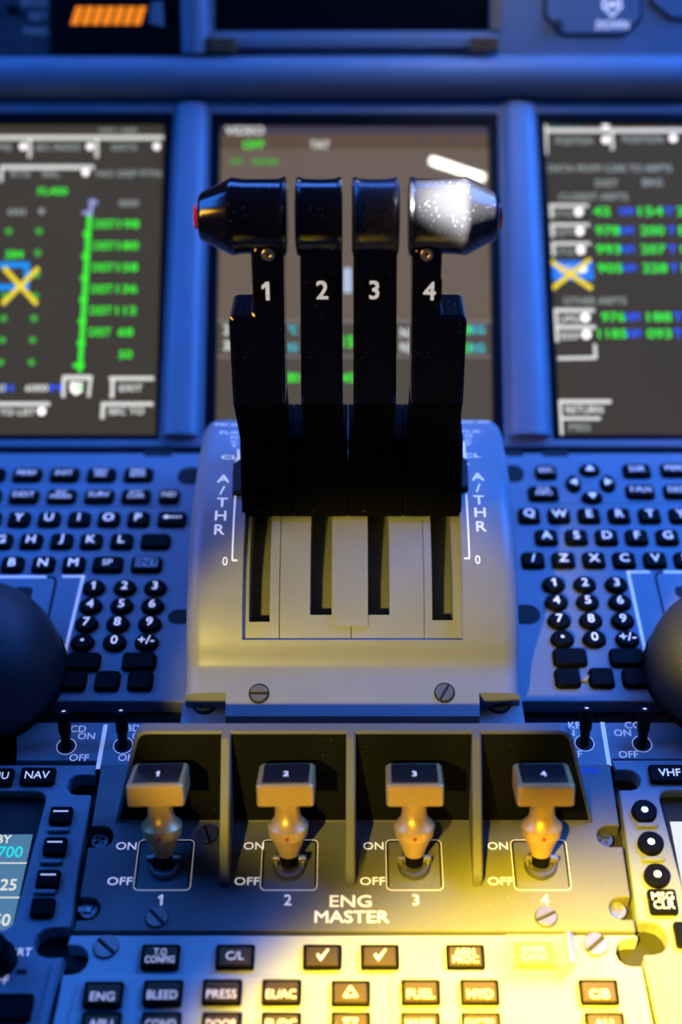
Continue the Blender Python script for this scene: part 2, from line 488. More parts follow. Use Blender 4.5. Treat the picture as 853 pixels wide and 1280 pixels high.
# --- left display
dl = display('left', 'left lower display with green list of ranges and yellow cross', [(-140, 152), (205, 152), (194, 543), (-165, 543)], SCR)
W, WB, WD, G, GD = MB(), MB(), MB(), MB(), MB()
disp_line(W, [(-90, 172), (203, 172)], 5, HG); disp_line(W, [(37, 172), (37, 196)], 4, HG); disp_line(W, [(121, 172), (121, 196)], 4, HG)
disp_line(W, [(2, 209), (116, 209)], 5, HG); disp_line(W, [(2, 209), (1, 226)], 4, HG)
for x, y in ((29, 183), (112.6, 183), (196, 183), (107, 215.5)): disp_dot(WB, x, y, 4.5, HG)
disp_text(WD, 'FMS', 0, 184, HG, 8, 28); disp_text(WD, 'SEC INDEX', 73, 184, HG, 8, 56); disp_text(WD, 'DATA', 156, 184, HG, 8, 32)
disp_text(WD, 'NM / 600', 148, 163, HG, 6, 46); disp_text(WD, 'RTE', 26, 217, HG, 8, 24); disp_text(WD, 'SEL', 64, 217, HG, 8, 22)
disp_text(WD, 'NO DEP PTN', 161, 217, HG, 8, 80)
disp_text(G, 'FL400', 66, 239, HG, 9, 36)
disp_text(WD, '00', 21, 265, HG, 8, 22); disp_dot(WD, 52, 264, 4, HG); disp_text(WD, '000', 161, 254, HG, 8, 24)
L_ = MB(); disp_line(L_, [(116, 250), (112, 270)], 5, HG); disp_line(L_, [(104, 266), (114, 266)], 4, HG); disp_line(L_, [(112, 253), (121, 253)], 4, HG); part('lavender_marks', L_, ELAV, dl)
disp_line(G, [(112, 270), (100, 463)], 6, HG)
for k in range(8): disp_dot(G, 109-k*1.5, 293+k*27.2, 5, HG)
disp_line(G, [(93, 457), (104, 457)], 5, HG)
for k, y in enumerate((280, 307, 334, 361, 388, 415)):
    disp_text(G, 'DEST', 132-k*1.4, y, HG, 10, 27); disp_text(G, ['198', '180', '158', '136', '112', '68'][k], 161-k*0.8, y, HG, 10, 25 if k < 5 else 18)
disp_text(G, '50', 157, 443, HG, 10, 16)
for x0, ys in ((11, (289, 370, 398, 425, 453)), (49, (289, 316, 343, 370, 398, 425, 453))):
    for y in ys: disp_dot(GD, x0-(y-289)*0.06, y, 4.5, HG)
disp_text(G, '384', 18, 318, HG, 10, 22)
c_ = MB(); disp_line(c_, [(-60, 331), (34, 331), (33, 359), (-60, 359)], 7, HG); part('cursor_box', c_, ECY, dl)
y_ = MB(); disp_line(y_, [(6, 336), (45, 379)], 6, HG+0.05); disp_line(y_, [(47, 336), (4, 379)], 6, HG+0.05); part('cross_marker', y_, EY, dl)
disp_line(W, [(80, 472), (114, 472)], 6, HG); disp_line(W, [(80, 472), (79, 495)], 5, HG); disp_line(W, [(113, 474), (111, 495)], 4, HG); disp_line(W, [(138, 473), (191, 473)], 5, HG); disp_line(W, [(141, 474), (140, 496)], 5, HG)
WB.poly([S(*S.at(x, y, HG), HG) for x, y in ((88, 478), (103, 478), (103, 489), (95, 494), (88, 489))])
disp_text(W, '6000', 46, 485, HG, 8, 28); disp_text(W, '23', 2, 485, HG, 8, 10); disp_text(W, 'EXIT', 164, 485, HG, 8, 28)
b_ = MB(); disp_text(b_, 'M', 70, 485, HG, 9, 14); disp_text(b_, 'H', 11, 485, HG, 9, 10); part('blue_text', b_, EB, dl)
disp_line(W, [(-60, 505), (61, 505)], 5, HG); disp_dot(WB, 52, 514, 5.5, HG); disp_text(W, 'TO LIST', 22, 515, HG, 8, 44)
disp_line(W, [(128, 505), (190, 505)], 5, HG); disp_line(W, [(129, 505), (128, 522)], 5, HG); disp_text(W, 'SEC TO', 158, 514, HG, 8, 44)
for nm, m_, t_ in (('white_text', W, EW), ('white_dots', WB, EWB), ('grey_text', WD, EWD), ('green_text', G, EG), ('green_dots', GD, EGD)): part(nm, m_, t_, dl)
# --- right display
dr = display('right', 'right lower display listing airports in green and blue with yellow cross', [(681, 152), (1040, 152), (1060, 543), (701, 543)], SCR)
W, WB, WD, G, B = MB(), MB(), MB(), MB(), MB()
disp_line(W, [(682, 150), (766, 150)], 4, HG); disp_line(W, [(682, 163), (930, 163)], 5, HG); disp_line(W, [(683, 150), (683, 192)], 4, HG); disp_line(W, [(765, 164), (766, 186)], 4, HG)
for x, y in ((757.6, 156), (757.6, 174.6), (842, 172.6)): disp_dot(WB, x, y, 5, HG)
t_ = MB(); disp_text(t_, 'POS 2', 707, 157, HG, 7, 34); part('teal_text', t_, ECD, dr)
disp_text(WD, 'POSITION', 718, 176, HG, 9, 46); disp_text(WD, 'POSITION', 804, 174, HG, 9, 50)
disp_text(WD, 'DATA FROM 3,200 TO ARPTS', 763, 211, HG, 9, 154); disp_text(WD, 'DIST', 759, 229, HG, 9, 28); disp_text(WD, 'BRG', 816, 228, HG, 9, 25); disp_text(WD, 'CLOSEST ARPTS', 742, 246, HG, 9, 86)
gx = [((752.5, 21), (784, 17), (814, 30), (837, 12), (857, 20), ['42', '154', '23']), ((760, 30), (784, 16), (816, 29), (840, 11), (860, 20), ['978', '200', '11']),
      ((761, 30), (785, 16), (817, 30), (841, 12), (862, 20), ['993', '207', '04']), ((763, 30), (787, 16), (819, 30), (843, 12), (864, 20), ['905', '228', '19'])]
for k, y in enumerate((264, 288, 311.5, 335)):
    a, b, c, d, e, tx = gx[k]
    disp_text(G, tx[0], a[0], y, HG, 11, a[1]); disp_text(B, 'NM', b[0], y, HG, 10, b[1]); disp_text(G, tx[1], c[0], y, HG, 11, c[1]); disp_text(B, 'T', d[0], y, HG, 10, d[1]); disp_text(G, tx[2], e[0], y, HG, 11, e[1])
    x0 = 689+k*1.2
    if k < 3:
        disp_line(W, [(x0, y-7), (x0+46, y-7)], 4, HG); disp_line(W, [(x0, y-8), (x0+1, y+7)], 4, HG); disp_dot(WB, x0+35, y+1, 5.5, HG); disp_text(WD, ['KTCS', 'KJFK', 'CYUL'][k], x0+16, y+3, HG, 8, 24)
bx = MB(); disp_line(bx, [(690, 328), (739, 328), (741, 348), (691, 348), (690, 328)], 4, HG); disp_rect(bx, 692, 327, 740, 349, HG-0.02); part('cursor_box', bx, glow('screen_sky', (0.02, 0.22, 0.95)), dr)
disp_text(W, 'EGLL', 713, 337, HG+0.03, 9, 26); disp_dot(WB, 729, 336, 5, HG+0.03)
y_ = MB(); disp_line(y_, [(688, 326), (739, 360)], 6, HG+0.08); disp_line(y_, [(737, 325), (690, 361)], 6, HG+0.08); part('cross_marker', y_, EY, dr)
disp_text(WD, 'OTHER ARPTS', 744, 376, HG, 9, 78)
for k, y in enumerate((396, 417)):
    x0 = 694+k*1.4
    disp_line(W, [(x0, y-8), (x0+48, y-8)], 5, HG); disp_line(W, [(x0, y-9), (x0+1, y+9)], 5, HG); disp_dot(WB, x0+38, y+1, 6, HG); disp_text(W, ['LFPG', 'EDDF'][k], x0+18, y+3, HG, 8, 24)
    disp_text(G, ['976', '1185'][k], 767-k*1, y, HG, 11, [29, 35][k]); disp_text(B, 'NM', 791.5+k, y, HG, 11, 17); disp_text(G, ['188', '093'][k], 824.5, y, HG, 11, 30); disp_text(B, 'T', 848, y, HG, 11, 12)
disp_line(W, [(699, 448), (745, 447), (744, 431)], 4, HG)
disp_line(W, [(698, 502), (763, 502)], 5, HG); disp_line(W, [(700, 502), (702, 542)], 5, HG); disp_text(W, 'RETURN', 731, 512, HG, 9, 46); disp_line(W, [(700, 523), (750, 523)], 4, HG); disp_text(WD, 'MSG', 725, 534, HG, 9, 26)
for nm, m_, t_ in (('white_text', W, EW), ('white_dots', WB, EWB), ('grey_text', WD, EWD), ('green_text', G, EG), ('blue_text', B, EB)): part(nm, m_, t_, dr)
# --- centre display
dc = display('centre', 'centre lower display with painted-in tan reflection behind the thrust levers', [(276, 154), (611, 154), (617, 543), (269, 543)], SCRC)
W, WD, G, GD, TE = MB(), MB(), MB(), MB(), MB()
b_ = MB(); disp_rect(b_, 276, 154, 611, 168, HG-0.03); part('violet_band', b_, SCRVIO, dc)
b_ = MB(); disp_rect(b_, 276, 169, 611, 186, HG-0.03); part('reflection_band', b_, SCRBAND, dc)  # brown reflected haze on the glass, painted as a glowing strip
b_ = MB(); disp_rect(b_, 269, 400, 618, 404, HG-0.03); disp_rect(b_, 269, 444, 618, 447, HG-0.03); part('rule_lines', b_, glow('screen_rule', (0.19, 0.16, 0.15)), dc)
b_ = MB(); disp_rect(b_, 268, 447, 618, 548, HG-0.04); disp_rect(b_, 269, 404, 618, 444, HG-0.04); part('lower_band', b_, glow('screen_olive', (0.085, 0.07, 0.045)), dc)
disp_text(W, 'VIDEO', 306, 163, HG, 11, 48); disp_text(G, 'OFF', 317, 181, HG, 10, 26); disp_text(W, 'TAT', 400, 181, HG, 10, 24)
disp_text(GD, 'GW', 296, 202, HG, 8, 16); disp_text(GD, '00:00', 331, 202, HG, 8, 32)
W2 = MB(); disp_rect(W2, 429, 335, 440, 366, HG); disp_text(W, 'N1', 508, 416, HG, 12, 14); disp_text(W, 'N3', 508, 434, HG, 12, 14); disp_text(W, '21', 286, 412, HG, 12, 12); disp_text(W, '30', 286, 432, HG, 12, 12); part('pale_block', W2, glow('screen_pale', (0.45, 0.55, 0.75)), dc)
disp_text(TE, 'KG', 597, 412, HG, 10, 18); disp_text(TE, 'KG', 597, 435, HG, 10, 18); disp_text(TE, '°C', 366, 412, HG, 10, 12); disp_text(TE, 'KG', 366, 434, HG, 10, 12)
disp_text(G, '38', 584, 412, HG, 11, 10); disp_text(G, '33', 584, 435, HG, 11, 10); disp_text(G, '15', 435, 427, HG, 14, 14); disp_text(G, '3801', 365, 472, HG, 11, 22); disp_text(G, '45', 436, 472, HG, 11, 16)
for nm, m_, t_ in (('white_text', W, EW), ('green_text', G, EG), ('dim_green_text', GD, EGD), ('teal_text', TE, ETEAL)): part(nm, m_, t_, dc)
# --- upper dark display and its clips
ud = thing('display_screen', 'upper display screen, dark and switched off, above the padded beam', 'display', T(*U(*up(CX, 39), 0)))
mb = MB(); mb.prism(offset_poly(ccw(uh[0]), 0.3), -12, -1.5, U, 0.4); part('screen', mb, SCROFF, ud)
mb = MB(); a, b = up(262, 44), up(622, 60); mb.prism([(a[0], b[1]), (b[0], b[1]), (b[0], a[1]), (a[0], a[1])], 0.06, 5, U, 1.0); part('ledge', mb, FRAME, ud)
for x0, x1 in ((262, 296), (588, 622)):
    mb = MB(); a, b = up(x0, 46), up(x1, 66); mb.prism([(a[0], b[1]), (b[0], b[1]), (b[0], a[1]), (a[0], a[1])], 5.06, 8, U, 1.0); part('clip', mb, BROWN, ud)
mb = MB(); a = up(615, 39); b = up(629, -40); mb.prism([(a[0], a[1]), (b[0], a[1]), (b[0], b[1]), (a[0], b[1])], 0.06, 2, U, .4); part('side_strip', mb, paint('tan_strip', (0.30, 0.19, 0.10), 0.5), ud)
mb = MB(); a = up(228, 66); b = up(259, -40); r_ = (b[0]-a[0])/2
mb.lathe([(a[1], r_), (b[1], r_)], lambda t, p, q: U((a[0]+b[0])/2+p, t, q+0.5), 20); tr4 = struct('trim_4', mb, FRAME, 40)
# --- upper left instrument with orange hatched window
g1 = thing('indicator_unit', 'black upper indicator unit with an orange hatched window beside text plate', 'indicator', T(*U(*up(145, 70), 0)))
q = [up(66, 68), up(224, 68), up(224, -30), up(66, -30)]
mb = MB(); mb.prism(q, 0.06, 3, U, 1.0); part('case', mb, BEZEL, g1)
mb = MB(); q = [up(87, 34, 3.1), up(183, 34, 3.1), up(183, 4, 3.1), up(87, 4, 3.1)]; mb.prism(q, 3.05, 3.2, U); part('window', mb, SCROFF, g1)
for k in range(7):
    x0 = 92+k*13
    mb = MB(); mb.prism([up(x, y, 3.3) for x, y in ((x0-4, 31), (x0+6, 31), (x0+13, 8), (x0+3, 8))], 3.22, 3.4, U); part('stripe', mb, EORANGE, g1)
mb = MB(); mb.prism([up(188, 30), up(206, 34), up(204, 2), up(190, 4)], 3.05, 4.5, U, .5); part('knob_edge', mb, FRAME, g1)
tp = thing('text_plate', 'grey upper plate with three short lines of tan print and a dark knob', 'plate', T(*U(*up(30, 70), 0)))
mb = MB(); mb.prism([up(-80, 69), up(63, 69), up(63, -30), up(-80, -30)], 0.06, 1.2, U, .3); part('plate', mb, paint('upper_plate_grey', (0.07, 0.065, 0.07), 0.5), tp)
mb = MB(); disp_text(mb, 'BRAKES', 44, 3, 1.25, 8, 34, P=U); disp_text(mb, 'SET', 49, 20, 1.25, 8, 24, P=U); disp_text(mb, 'PARK', 46, 39, 1.25, 8, 32, P=U); part('print', mb, EDIMTXT, tp)
mb = MB(); c = up(16, 12); mb.lathe([(1.25, 3.2), (4, 3.0), (4.4, 2.4)], lambda t, p, q: U(c[0]+p, c[1]+q, t), 20); part('knob', mb, BEZEL, tp, 40)
# --- gear panels (octagons)
def octag(name, label, pts, text):
    c0 = up(sum(p[0] for p in pts)/len(pts), max(p[1] for p in pts))
    o = thing(name, label, 'panel', T(*U(c0[0], c0[1], 0)))
    P_ = [up(*p) for p in pts]
    mb = MB(); mb.prism(P_, 0.06, 0.5, U); part('shadow_gap', mb, DARK, o)
    mb = MB(); mb.prism(offset_poly(ccw(P_), 1.8), 0.5, 2.2, U, .5); part('plate', mb, FRAME, o)
    return o
gp = octag('lever_panel', 'octagonal upper plate with a white arrow above the word DOWN', [(680, -40), (803, -40), (803, 24), (781, 46), (704, 46), (680, 22)], True)
mb = MB(); disp_text(mb, 'DOWN', 766, 31, 2.3, 9, 40, P=U); part('legend', mb, WHITE, gp)
mb = MB(); disp_line(mb, [(757, -5), (754, 8), (766, 20), (777, 8), (774, -5)], 3, 2.3, P=U); disp_line(mb, [(759, 2), (772, 8)], 3, 2.3, P=U); disp_line(mb, [(772, 2), (759, 10)], 3, 2.3, P=U); part('arrow', mb, WHITE, gp)
mb = MB(); c = up(697, 28, 2.2); mb.lathe([(2.25, 3.4), (4, 3.2), (4.4, 2.4)], lambda t, p, q: U(c[0]+p, c[1]+q, t), 18); part('screw', mb, OLDSTEEL, gp, 40)
octag('cover_plate', 'blank octagonal upper plate at the edge beside the DOWN plate', [(812, -40), (960, -40), (960, 26), (838, 26), (812, 4)], False)

# ================================================================= KEYBOARDS
_km = {}
def key_mesh(kind, w_, h_, z):
    k = (kind, w_, h_, z)
    if k not in _km:
        mb = MB()
        sh = circ(0, 0, w_/2, 24, h_/2) if kind == 'round' else rrect(0, 0, w_, h_, 2.6, 3)
        mb.prism(sh, 0, z, FLAT, 0.7, inset=0.5); _km[k] = mb.mesh('key', KEY, 35)
    return _km[k]
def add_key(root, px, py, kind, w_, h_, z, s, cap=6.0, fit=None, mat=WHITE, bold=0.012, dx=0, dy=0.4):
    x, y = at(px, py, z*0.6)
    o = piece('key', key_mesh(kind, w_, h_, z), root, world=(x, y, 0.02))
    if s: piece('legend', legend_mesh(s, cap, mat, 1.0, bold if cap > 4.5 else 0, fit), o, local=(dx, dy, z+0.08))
    return o
def key_rows(root, rows):
    for (kind, w_, h_, cap, fit, keys) in rows:
        for px, py, s in keys: add_key(root, px, py, kind, w_, h_, 2.6, s, cap, fit)
def tri_arrow(root, px, py, rot):
    x, y = at(px, py, 2)
    k = key_mesh('round', 12, 9.5, 2.6) if rot in (0, 2) else key_mesh('round', 9, 12.5, 2.6)
    o = piece('key', k, root, world=(x, y, 0.02))
    if rot not in _tri:
        mb = MB(); a = rot*math.pi/2
        mb.flat([(p*math.cos(a)-q*math.sin(a), p*math.sin(a)+q*math.cos(a)) for p, q in ((-2.6, -1.8), (2.6, -1.8), (0, 2.4))], [(0, 1, 2)], lambda u, v: (u, v, 0)); _tri[rot] = mb.mesh('legend', WHITE)
    piece('legend', _tri[rot], o, local=(0, 0, 2.68))
_tri = {}
def px_poly(pts, z=0): return [at(x, y, z) for x, y in pts]
def line_part(root, name, pts, wd, mat, z):
    mb = MB()
    for q in stroke([at(x, y, z) for x, y in pts], wd): mb.poly([(p.x, p.y, z) for p in q])
    return part(name, mb, mat, root)
def dark_hole(root, px, py, w_, h_, r):
    x, y = at(px, py); mb = MB(); mb.prism(rrect(x, y, w_, h_, r), -0.5, 0.08); part('recess', mb, DARK, root)

kl = thing('keyboard', 'left keyboard plate with black keys Y to P and black number keys', 'keyboard', T(-150, 200, 0), 'keyboards')
mb = MB(); xl = at(-70, 720)[0]
yT = at(CX, 566)[1]; yB = at(CX, 877)[1]
mb.prism([(-80, yB), (-80, yT), (-300, yT), (-300, yB)][::-1], -8.5, 0, FLAT, 0.6); part('plate', mb, KEYB, kl)
key_rows(kl, [
    ('sq', 16.5, 10.5, 3.6, 11, [(-12, 593, 'DIR'), (34, 593, 'PERF'), (80.6, 593, 'INIT')]),
    ('sq', 16.5, 10.5, 2.7, 11, [(126.6, 593, 'NAV\nAID'), (173, 593, 'MAIL\nBOX')]),
    ('sq', 16.5, 10.5, 3.6, 11.5, [(-17, 620, 'F-PLN'), (30, 620, 'DEST'), (124, 620, 'SURV')]),
    ('sq', 16.5, 10.5, 2.7, 12.5, [(77, 620, 'SEC\nINDEX'), (170, 620, 'ATC\nCOM')]),
    ('sq', 11.6, 10.5, 3.6, 8, [(211.6, 620, 'ND')]),
    ('sq', 12.4, 11, 5.2, None, [(-13, 648.5, 'T'), (24, 648.5, 'Y'), (61.5, 648.5, 'U'), (99, 648.5, 'I'), (136, 648.5, 'O'), (173, 648.5, 'P')]),
    ('sq', 16, 11, 5.2, None, [(194, 676, '')]),
    ('sq', 12.4, 11, 5.2, None, [(1.5, 676, 'G'), (39, 676, 'H'), (77, 676, 'J'), (114, 676, 'K'), (152, 676, 'L')]),
    ('sq', 12.4, 11, 5.2, None, [(-22, 705, 'V'), (15.5, 705, 'B'), (54, 705, 'N'), (92, 705, 'M')]),
    ('sq', 16.5, 11, 3.8, None, [(134.5, 705, 'SP')]),
    ('round', 12.2, 11, 5.0, None, [(117, 734, '1'), (156, 734, '2'), (194, 734, '3'), (113, 756.6, '4'), (152, 756.6, '5'), (190.5, 756.6, '6'),
                                      (108, 779, '7'), (147, 779, '8'), (187, 779, '9'), (143, 802, '0'), (183, 802, '+/-')]),
    ('sq', 17, 11.2, 4, None, [(104, 826, ''), (173.5, 826, '')]),
    ('sq', 12.6, 11.8, 4, None, [(92, 850, ''), (134, 850, ''), (175, 850, '')]),
])
def dot_key(root, px, py):
    o = add_key(root, px, py, 'round', 12.2, 11, 2.6, '')
    if 'd' not in _tri:
        mb = MB(); mb.flat(circ(0, 0, .9, 10), [tuple(range(10))], lambda u, v: (u, v, 0)); _tri['d'] = mb.mesh('legend', WHITE)
    piece('legend', _tri['d'], o, local=(0, 0.3, 2.68))
dot_key(kl, 103, 802)
def back_key(root, px, py):
    o = add_key(root, px, py, 'sq', 16, 11, 2.6, '')
    mb = MB()
    for q in stroke([(-3, 0), (5, 0)], 0.9): mb.poly([(p.x, p.y, 0) for p in q])
    mb.poly([(-5, 0, 0), (-2.4, -1.6, 0), (-2.4, 1.6, 0)])
    piece('legend', mb.mesh('legend', WHITE), o, local=(0, 0.4, 2.68))
back_key(kl, 215, 648.5)
o = add_key(kl, 183, 705, 'sq', 16.5, 11, 2.6, '')
mb = MB(); mb.prism(rrect(0, 0, 12, 6.4, 0.5, 1), 2.5, 2.66); 
piece('legend_plate', mb.mesh('legend_plate', paint('ent_plate', (0.45, 0.45, 0.45), 0.6, bump=0)), o, local=(0, 0.4, 0))
piece('legend', legend_mesh('ENT', 4.4, KEY, 1.15, 0.008), o, local=(0, 0.4, 2.74))
line_part(kl, 'guide_line', [(-60, 721), (57, 721)], 1.7, LINEB, 0.08)
line_part(kl, 'guide_line', [(79, 720.5), (104, 720.5), (68, 871)], 1.7, LINEB, 0.08)
line_part(kl, 'groove', [(57, 721), (68, 722), (70, 727), (56, 792), (52, 806)], 1.5, DARK, 0.07)
line_part(kl, 'groove', [(-60, 634), (225, 634)], 0.5, DARK, 0.07)
dark_hole(kl, 198, 560.5+6, 16, 5.5, 1.5); dark_hole(kl, 226, 771, 13, 9.6, 4.7); dark_hole(kl, 238, 595, 14, 14, 6); dark_hole(kl, 28, 742, 10, 9, 3)

kr = thing('keyboard', 'right keyboard plate with black keys Q to T and arrow keys', 'keyboard', T(150, 200, 0), 'keyboards')
mb = MB(); mb.prism([(80, yB), (300, yB), (300, yT), (80, yT)], -8.5, 0, FLAT, 0.6); part('plate', mb, KEYB, kr)
key_rows(kr, [
    ('sq', 12.2, 10.5, 3.4, 9, [(683, 589.6, 'ESC')]), ('sq', 17, 10.8, 2.7, 12, [(680, 616, 'CLR\nINFO')]),
    ('sq', 16, 10.5, 3.8, 11, [(796.7, 588, 'DIR'), (844, 587, 'PERF'), (801, 614, 'F-PLN'), (848, 614, 'DEST')]),
    ('sq', 12.4, 11, 5.2, None, [(662, 644, 'Q'), (699.5, 644, 'W'), (737, 644, 'E'), (774.7, 644, 'R'), (812.6, 644, 'T'), (851, 644, 'Y'), (889, 644, 'U')]),
    ('sq', 12.4, 11, 5.2, None, [(683.6, 671, 'A'), (721, 671, 'S'), (759, 671, 'D'), (796.7, 671, 'F'), (835, 671, 'G'), (873, 671, 'H')]),
    ('sq', 12.4, 11, 5.2, None, [(667, 699.5, '/'), (705, 699.5, 'Z'), (743, 699.5, 'X'), (781, 699.5, 'C'), (819.5, 699.5, 'V'), (858, 699.5, 'B')]),
    ('round', 12.2, 11, 5.0, None, [(692.6, 730, '1'), (731.4, 730, '2'), (771, 730, '3'), (696, 752, '4'), (735, 752, '5'), (775.5, 752, '6'),
                                      (699.5, 775, '7'), (739, 775, '8'), (779, 775, '9'), (743.6, 798, '0'), (785, 798, '+/-')]),
    ('sq', 17, 11.2, 4, None, [(713, 821, ''), (784, 821, '')]),
    ('sq', 12.6, 11.8, 4, None, [(710, 846.6, ''), (752.6, 846.6, ''), (794.6, 846.6, '')]),
])
dot_key(kr, 703.5, 798)
for px, py, r_ in ((737.5, 586, 0), (717.6, 603, 1), (741, 620, 2), (760.6, 603, 3)): tri_arrow(kr, px, py, r_)
line_part(kr, 'guide_line', [(812, 715), (785.5, 715), (818.5, 866.5)], 1.7, LINEB, 0.08)
line_part(kr, 'guide_line', [(831, 715), (920, 715)], 1.7, LINEB, 0.08)
line_part(kr, 'groove', [(831, 715), (822, 716), (820, 722), (833, 778), (838, 795)], 1.2, DARK, 0.07)
line_part(kr, 'groove', [(660, 629), (900, 629)], 0.5, DARK, 0.07)
dark_hole(kr, 644, 567, 10, 5, 1.5); dark_hole(kr, 694, 567, 15, 5, 1.5); dark_hole(kr, 657, 768, 15, 13, 6); dark_hole(kr, 642, 592, 12, 14, 6); dark_hole(kr, 853, 740, 7, 8, 3)
# paper scrap on the right keyboard
sc = thing('scrap', 'tiny tan paper scrap between two blank keys of the right keyboard', 'scrap', T(*at(734, 846), 0))
mb = MB(); mb.prism([at(x, y, 1) for x, y in ((727, 850), (735, 851), (738, 842))], 0.1, 1.4, FLAT, 0.2, bottom=True); part('chip', mb, paint('scrap_tan', (0.6, 0.42, 0.25), 0.7), sc)

# hand rests (large rounded pads beside the keyboards)
def hand_rest(label, sgn, px, py, rx, ry, hz):
    x, y = at(px, py, 4)
    o = thing('hand_rest', label, 'hand rest', T(x, y, 0.1), 'hand rests')
    mb = MB(); prof = [(0.1, 1.0), (6, 1.0)]+[(6+(hz-6)*math.sin(R(a)), math.cos(R(a))**0.75) for a in range(10, 90, 8)]+[(hz, 0.02)]
    mb.lathe(prof, lambda t, p, q: Vector((x+p*rx, y+q*ry, t)), 48); part('pad', mb, REST, o, 60)
    mb = MB(); mb.prism(circ(x, y, rx*1.03, 40, ry*1.03), 0.1, 3, FLAT, .6); part('base_ring', mb, KEY, o)
    return o
hand_rest('dark rounded hand rest at the left keyboard, in deep blue shade', -1, -40, 838, 46, 44, 44)
hand_rest('rounded hand rest at the right keyboard, its face lit amber', 1, 912, 838, 40, 40, 44)

# ================================================================= SWITCH PANELS (toggles)
def switch_panel(label, pts, toggles, texts, line):
    c = at(sum(p[0] for p in pts)/len(pts), 950)
    o = thing('switch_panel', label, 'panel', T(c[0], c[1], -8), 'toggle switch panels')
    mb = MB(); mb.prism(px_poly(pts, -1), -8.5, -1, FLAT, .4); part('plate', mb, PANEL, o)
    for px, py in toggles:
        x, y = at(px, py, -1)
        mb = MB()
        for k in range(24):
            a0, a1 = 2*math.pi*k/24, 2*math.pi*(k+1)/24
            mb.poly([(x+r*math.cos(a), y+r*math.sin(a), -0.9) for r, a in ((4.7, a0), (4.7, a1), (4.25, a1), (4.25, a0))])
        part('switch_ring', mb, LINEB, o)
        mb = MB(); mb.prism(circ(x, y, 4.2), -1.2, -0.92); part('switch_hole', mb, DARK, o)
        ax = Vector((0, 0.45, 0.9)).normalized(); b1 = Vector((1, 0, 0)); b2 = ax.cross(b1)
        mb = MB(); mb.lathe([(-1, 2.2), (6, 2.3), (7, 2.9), (16.5, 3.1), (17.6, 2.4), (17.9, 1.0)], lambda t, p, q: Vector((x, y, -0.5))+ax*t+b1*p+b2*q, 20)
        tg = part('toggle', mb, BEZEL, o, 40)
        mb = MB(); mb.lathe([(17.95, 0.9), (18.1, 0.5)], lambda t, p, q: Vector((x, y, -0.5))+ax*t+b1*p+b2*q, 10); part('tip', mb, WHITE, tg)
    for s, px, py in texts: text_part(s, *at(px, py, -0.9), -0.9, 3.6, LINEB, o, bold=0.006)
    line_part(o, 'divider_line', line, 2.0, LINEB, -0.9)
    return o
sl = switch_panel('left switch panel with two black toggles marked ON and OFF, blue lit', [(20, 903), (225, 903), (225, 957), (123, 957), (122, 951), (20, 951)],
    [(83, 933), (154, 932)], [('CCD', 93, 911), ('ON', 108, 920), ('OFF', 99, 947), ('KBD', 162, 910), ('ON', 176, 920), ('OFF', 160, 947)], [(132, 907), (122.5, 960)])
sr = switch_panel('right switch panel with two black toggles marked ON and OFF, near the blue stamp', [(655, 903), (868, 903), (872, 949), (766, 949), (765, 957), (655, 957)],
    [(731, 929), (803, 930)], [('KBD', 724, 906.5), ('ON', 708, 916), ('OFF', 716, 942.5), ('CCD', 796, 906.5), ('ON', 778.5, 916), ('OFF', 786, 943)], [(753.5, 904), (762, 956)])

# ================================================================= RADIO PANELS
RL = thing('radio_panel', 'left radio panel with NAV key and a blue lit screen edge', 'radio panel', T(-150, 20, -8), 'radio panels')
hole = round_poly(px_poly([(-90, 989), (60, 989), (15, 1163), (-120, 1163)]), [1, 6, 6, 1])
e0 = at(120, 956); e1 = at(83, 1155); e2 = at(79, 1203); e3 = at(51, 1300)
d01 = (Vector(e1)-Vector(e0)).normalized()
nin = (-1, -0.02)
poly = [e0]
def on(px, py): return at(px, py)
n1 = notch(at(115.5, 981), (-1, 0), 5.2, 11.5); n2 = notch(at(83, 1178), (-1, 0), 6.6, 13.5)
# notch() travels from -t to +t with t=(i.y,-i.x): for i=(-1,0) t=(0,1): low to high -> reverse for top-to-bottom
poly = [e0]+n1[::-1]+[at(89, 1150)]+n2[::-1]+[at(77, 1203), at(51, 1310), at(-180, 1310), at(-110, 956)]
mb = MB(); mb.prism(poly, -8.6, 0, FLAT, 0.5, holes=[hole]); part('plate', mb, PANEL, RL)
mb = MB(); mb.prism(offset_poly(ccw(hole), -1.5), -8.4, -5.5); part('recess_floor', mb, DARK, RL)
zl = -5.3
mb = MB(); mb.prism(px_poly([(-90, 1043), (41, 1043), (13, 1170), (-120, 1170)], zl), -5.45, zl); part('lcd', mb, LCD, RL)
mb = MB()
add_text(mb, 'STBY', lambda u, v: (at(-4, 1049, zl)[0]+u, at(-4, 1049, zl)[1]+v, zl+.1), 4.0); part('white_text', mb, EW, RL)
text_part('121.700', *at(-4, 1065, zl), zl+.1, 5.2, glow('lcd_cyan', (0.02, 0.75, 0.85)), RL, 'cyan_text')
text_part('118.125', *at(-12, 1106, zl), zl+.1, 5.2, EW, RL, 'white_text'); text_part('121.550', *at(-21, 1150, zl), zl+.1, 5.2, EW, RL, 'white_text')
mb = MB()
for y, x1 in ((1079, 33), (1122, 24)):
    for q in stroke([at(-80, y, zl), at(x1, y, zl)], 0.6): mb.poly([(p.x, p.y, zl+.1) for p in q])
part('rule_lines', mb, EW, RL)
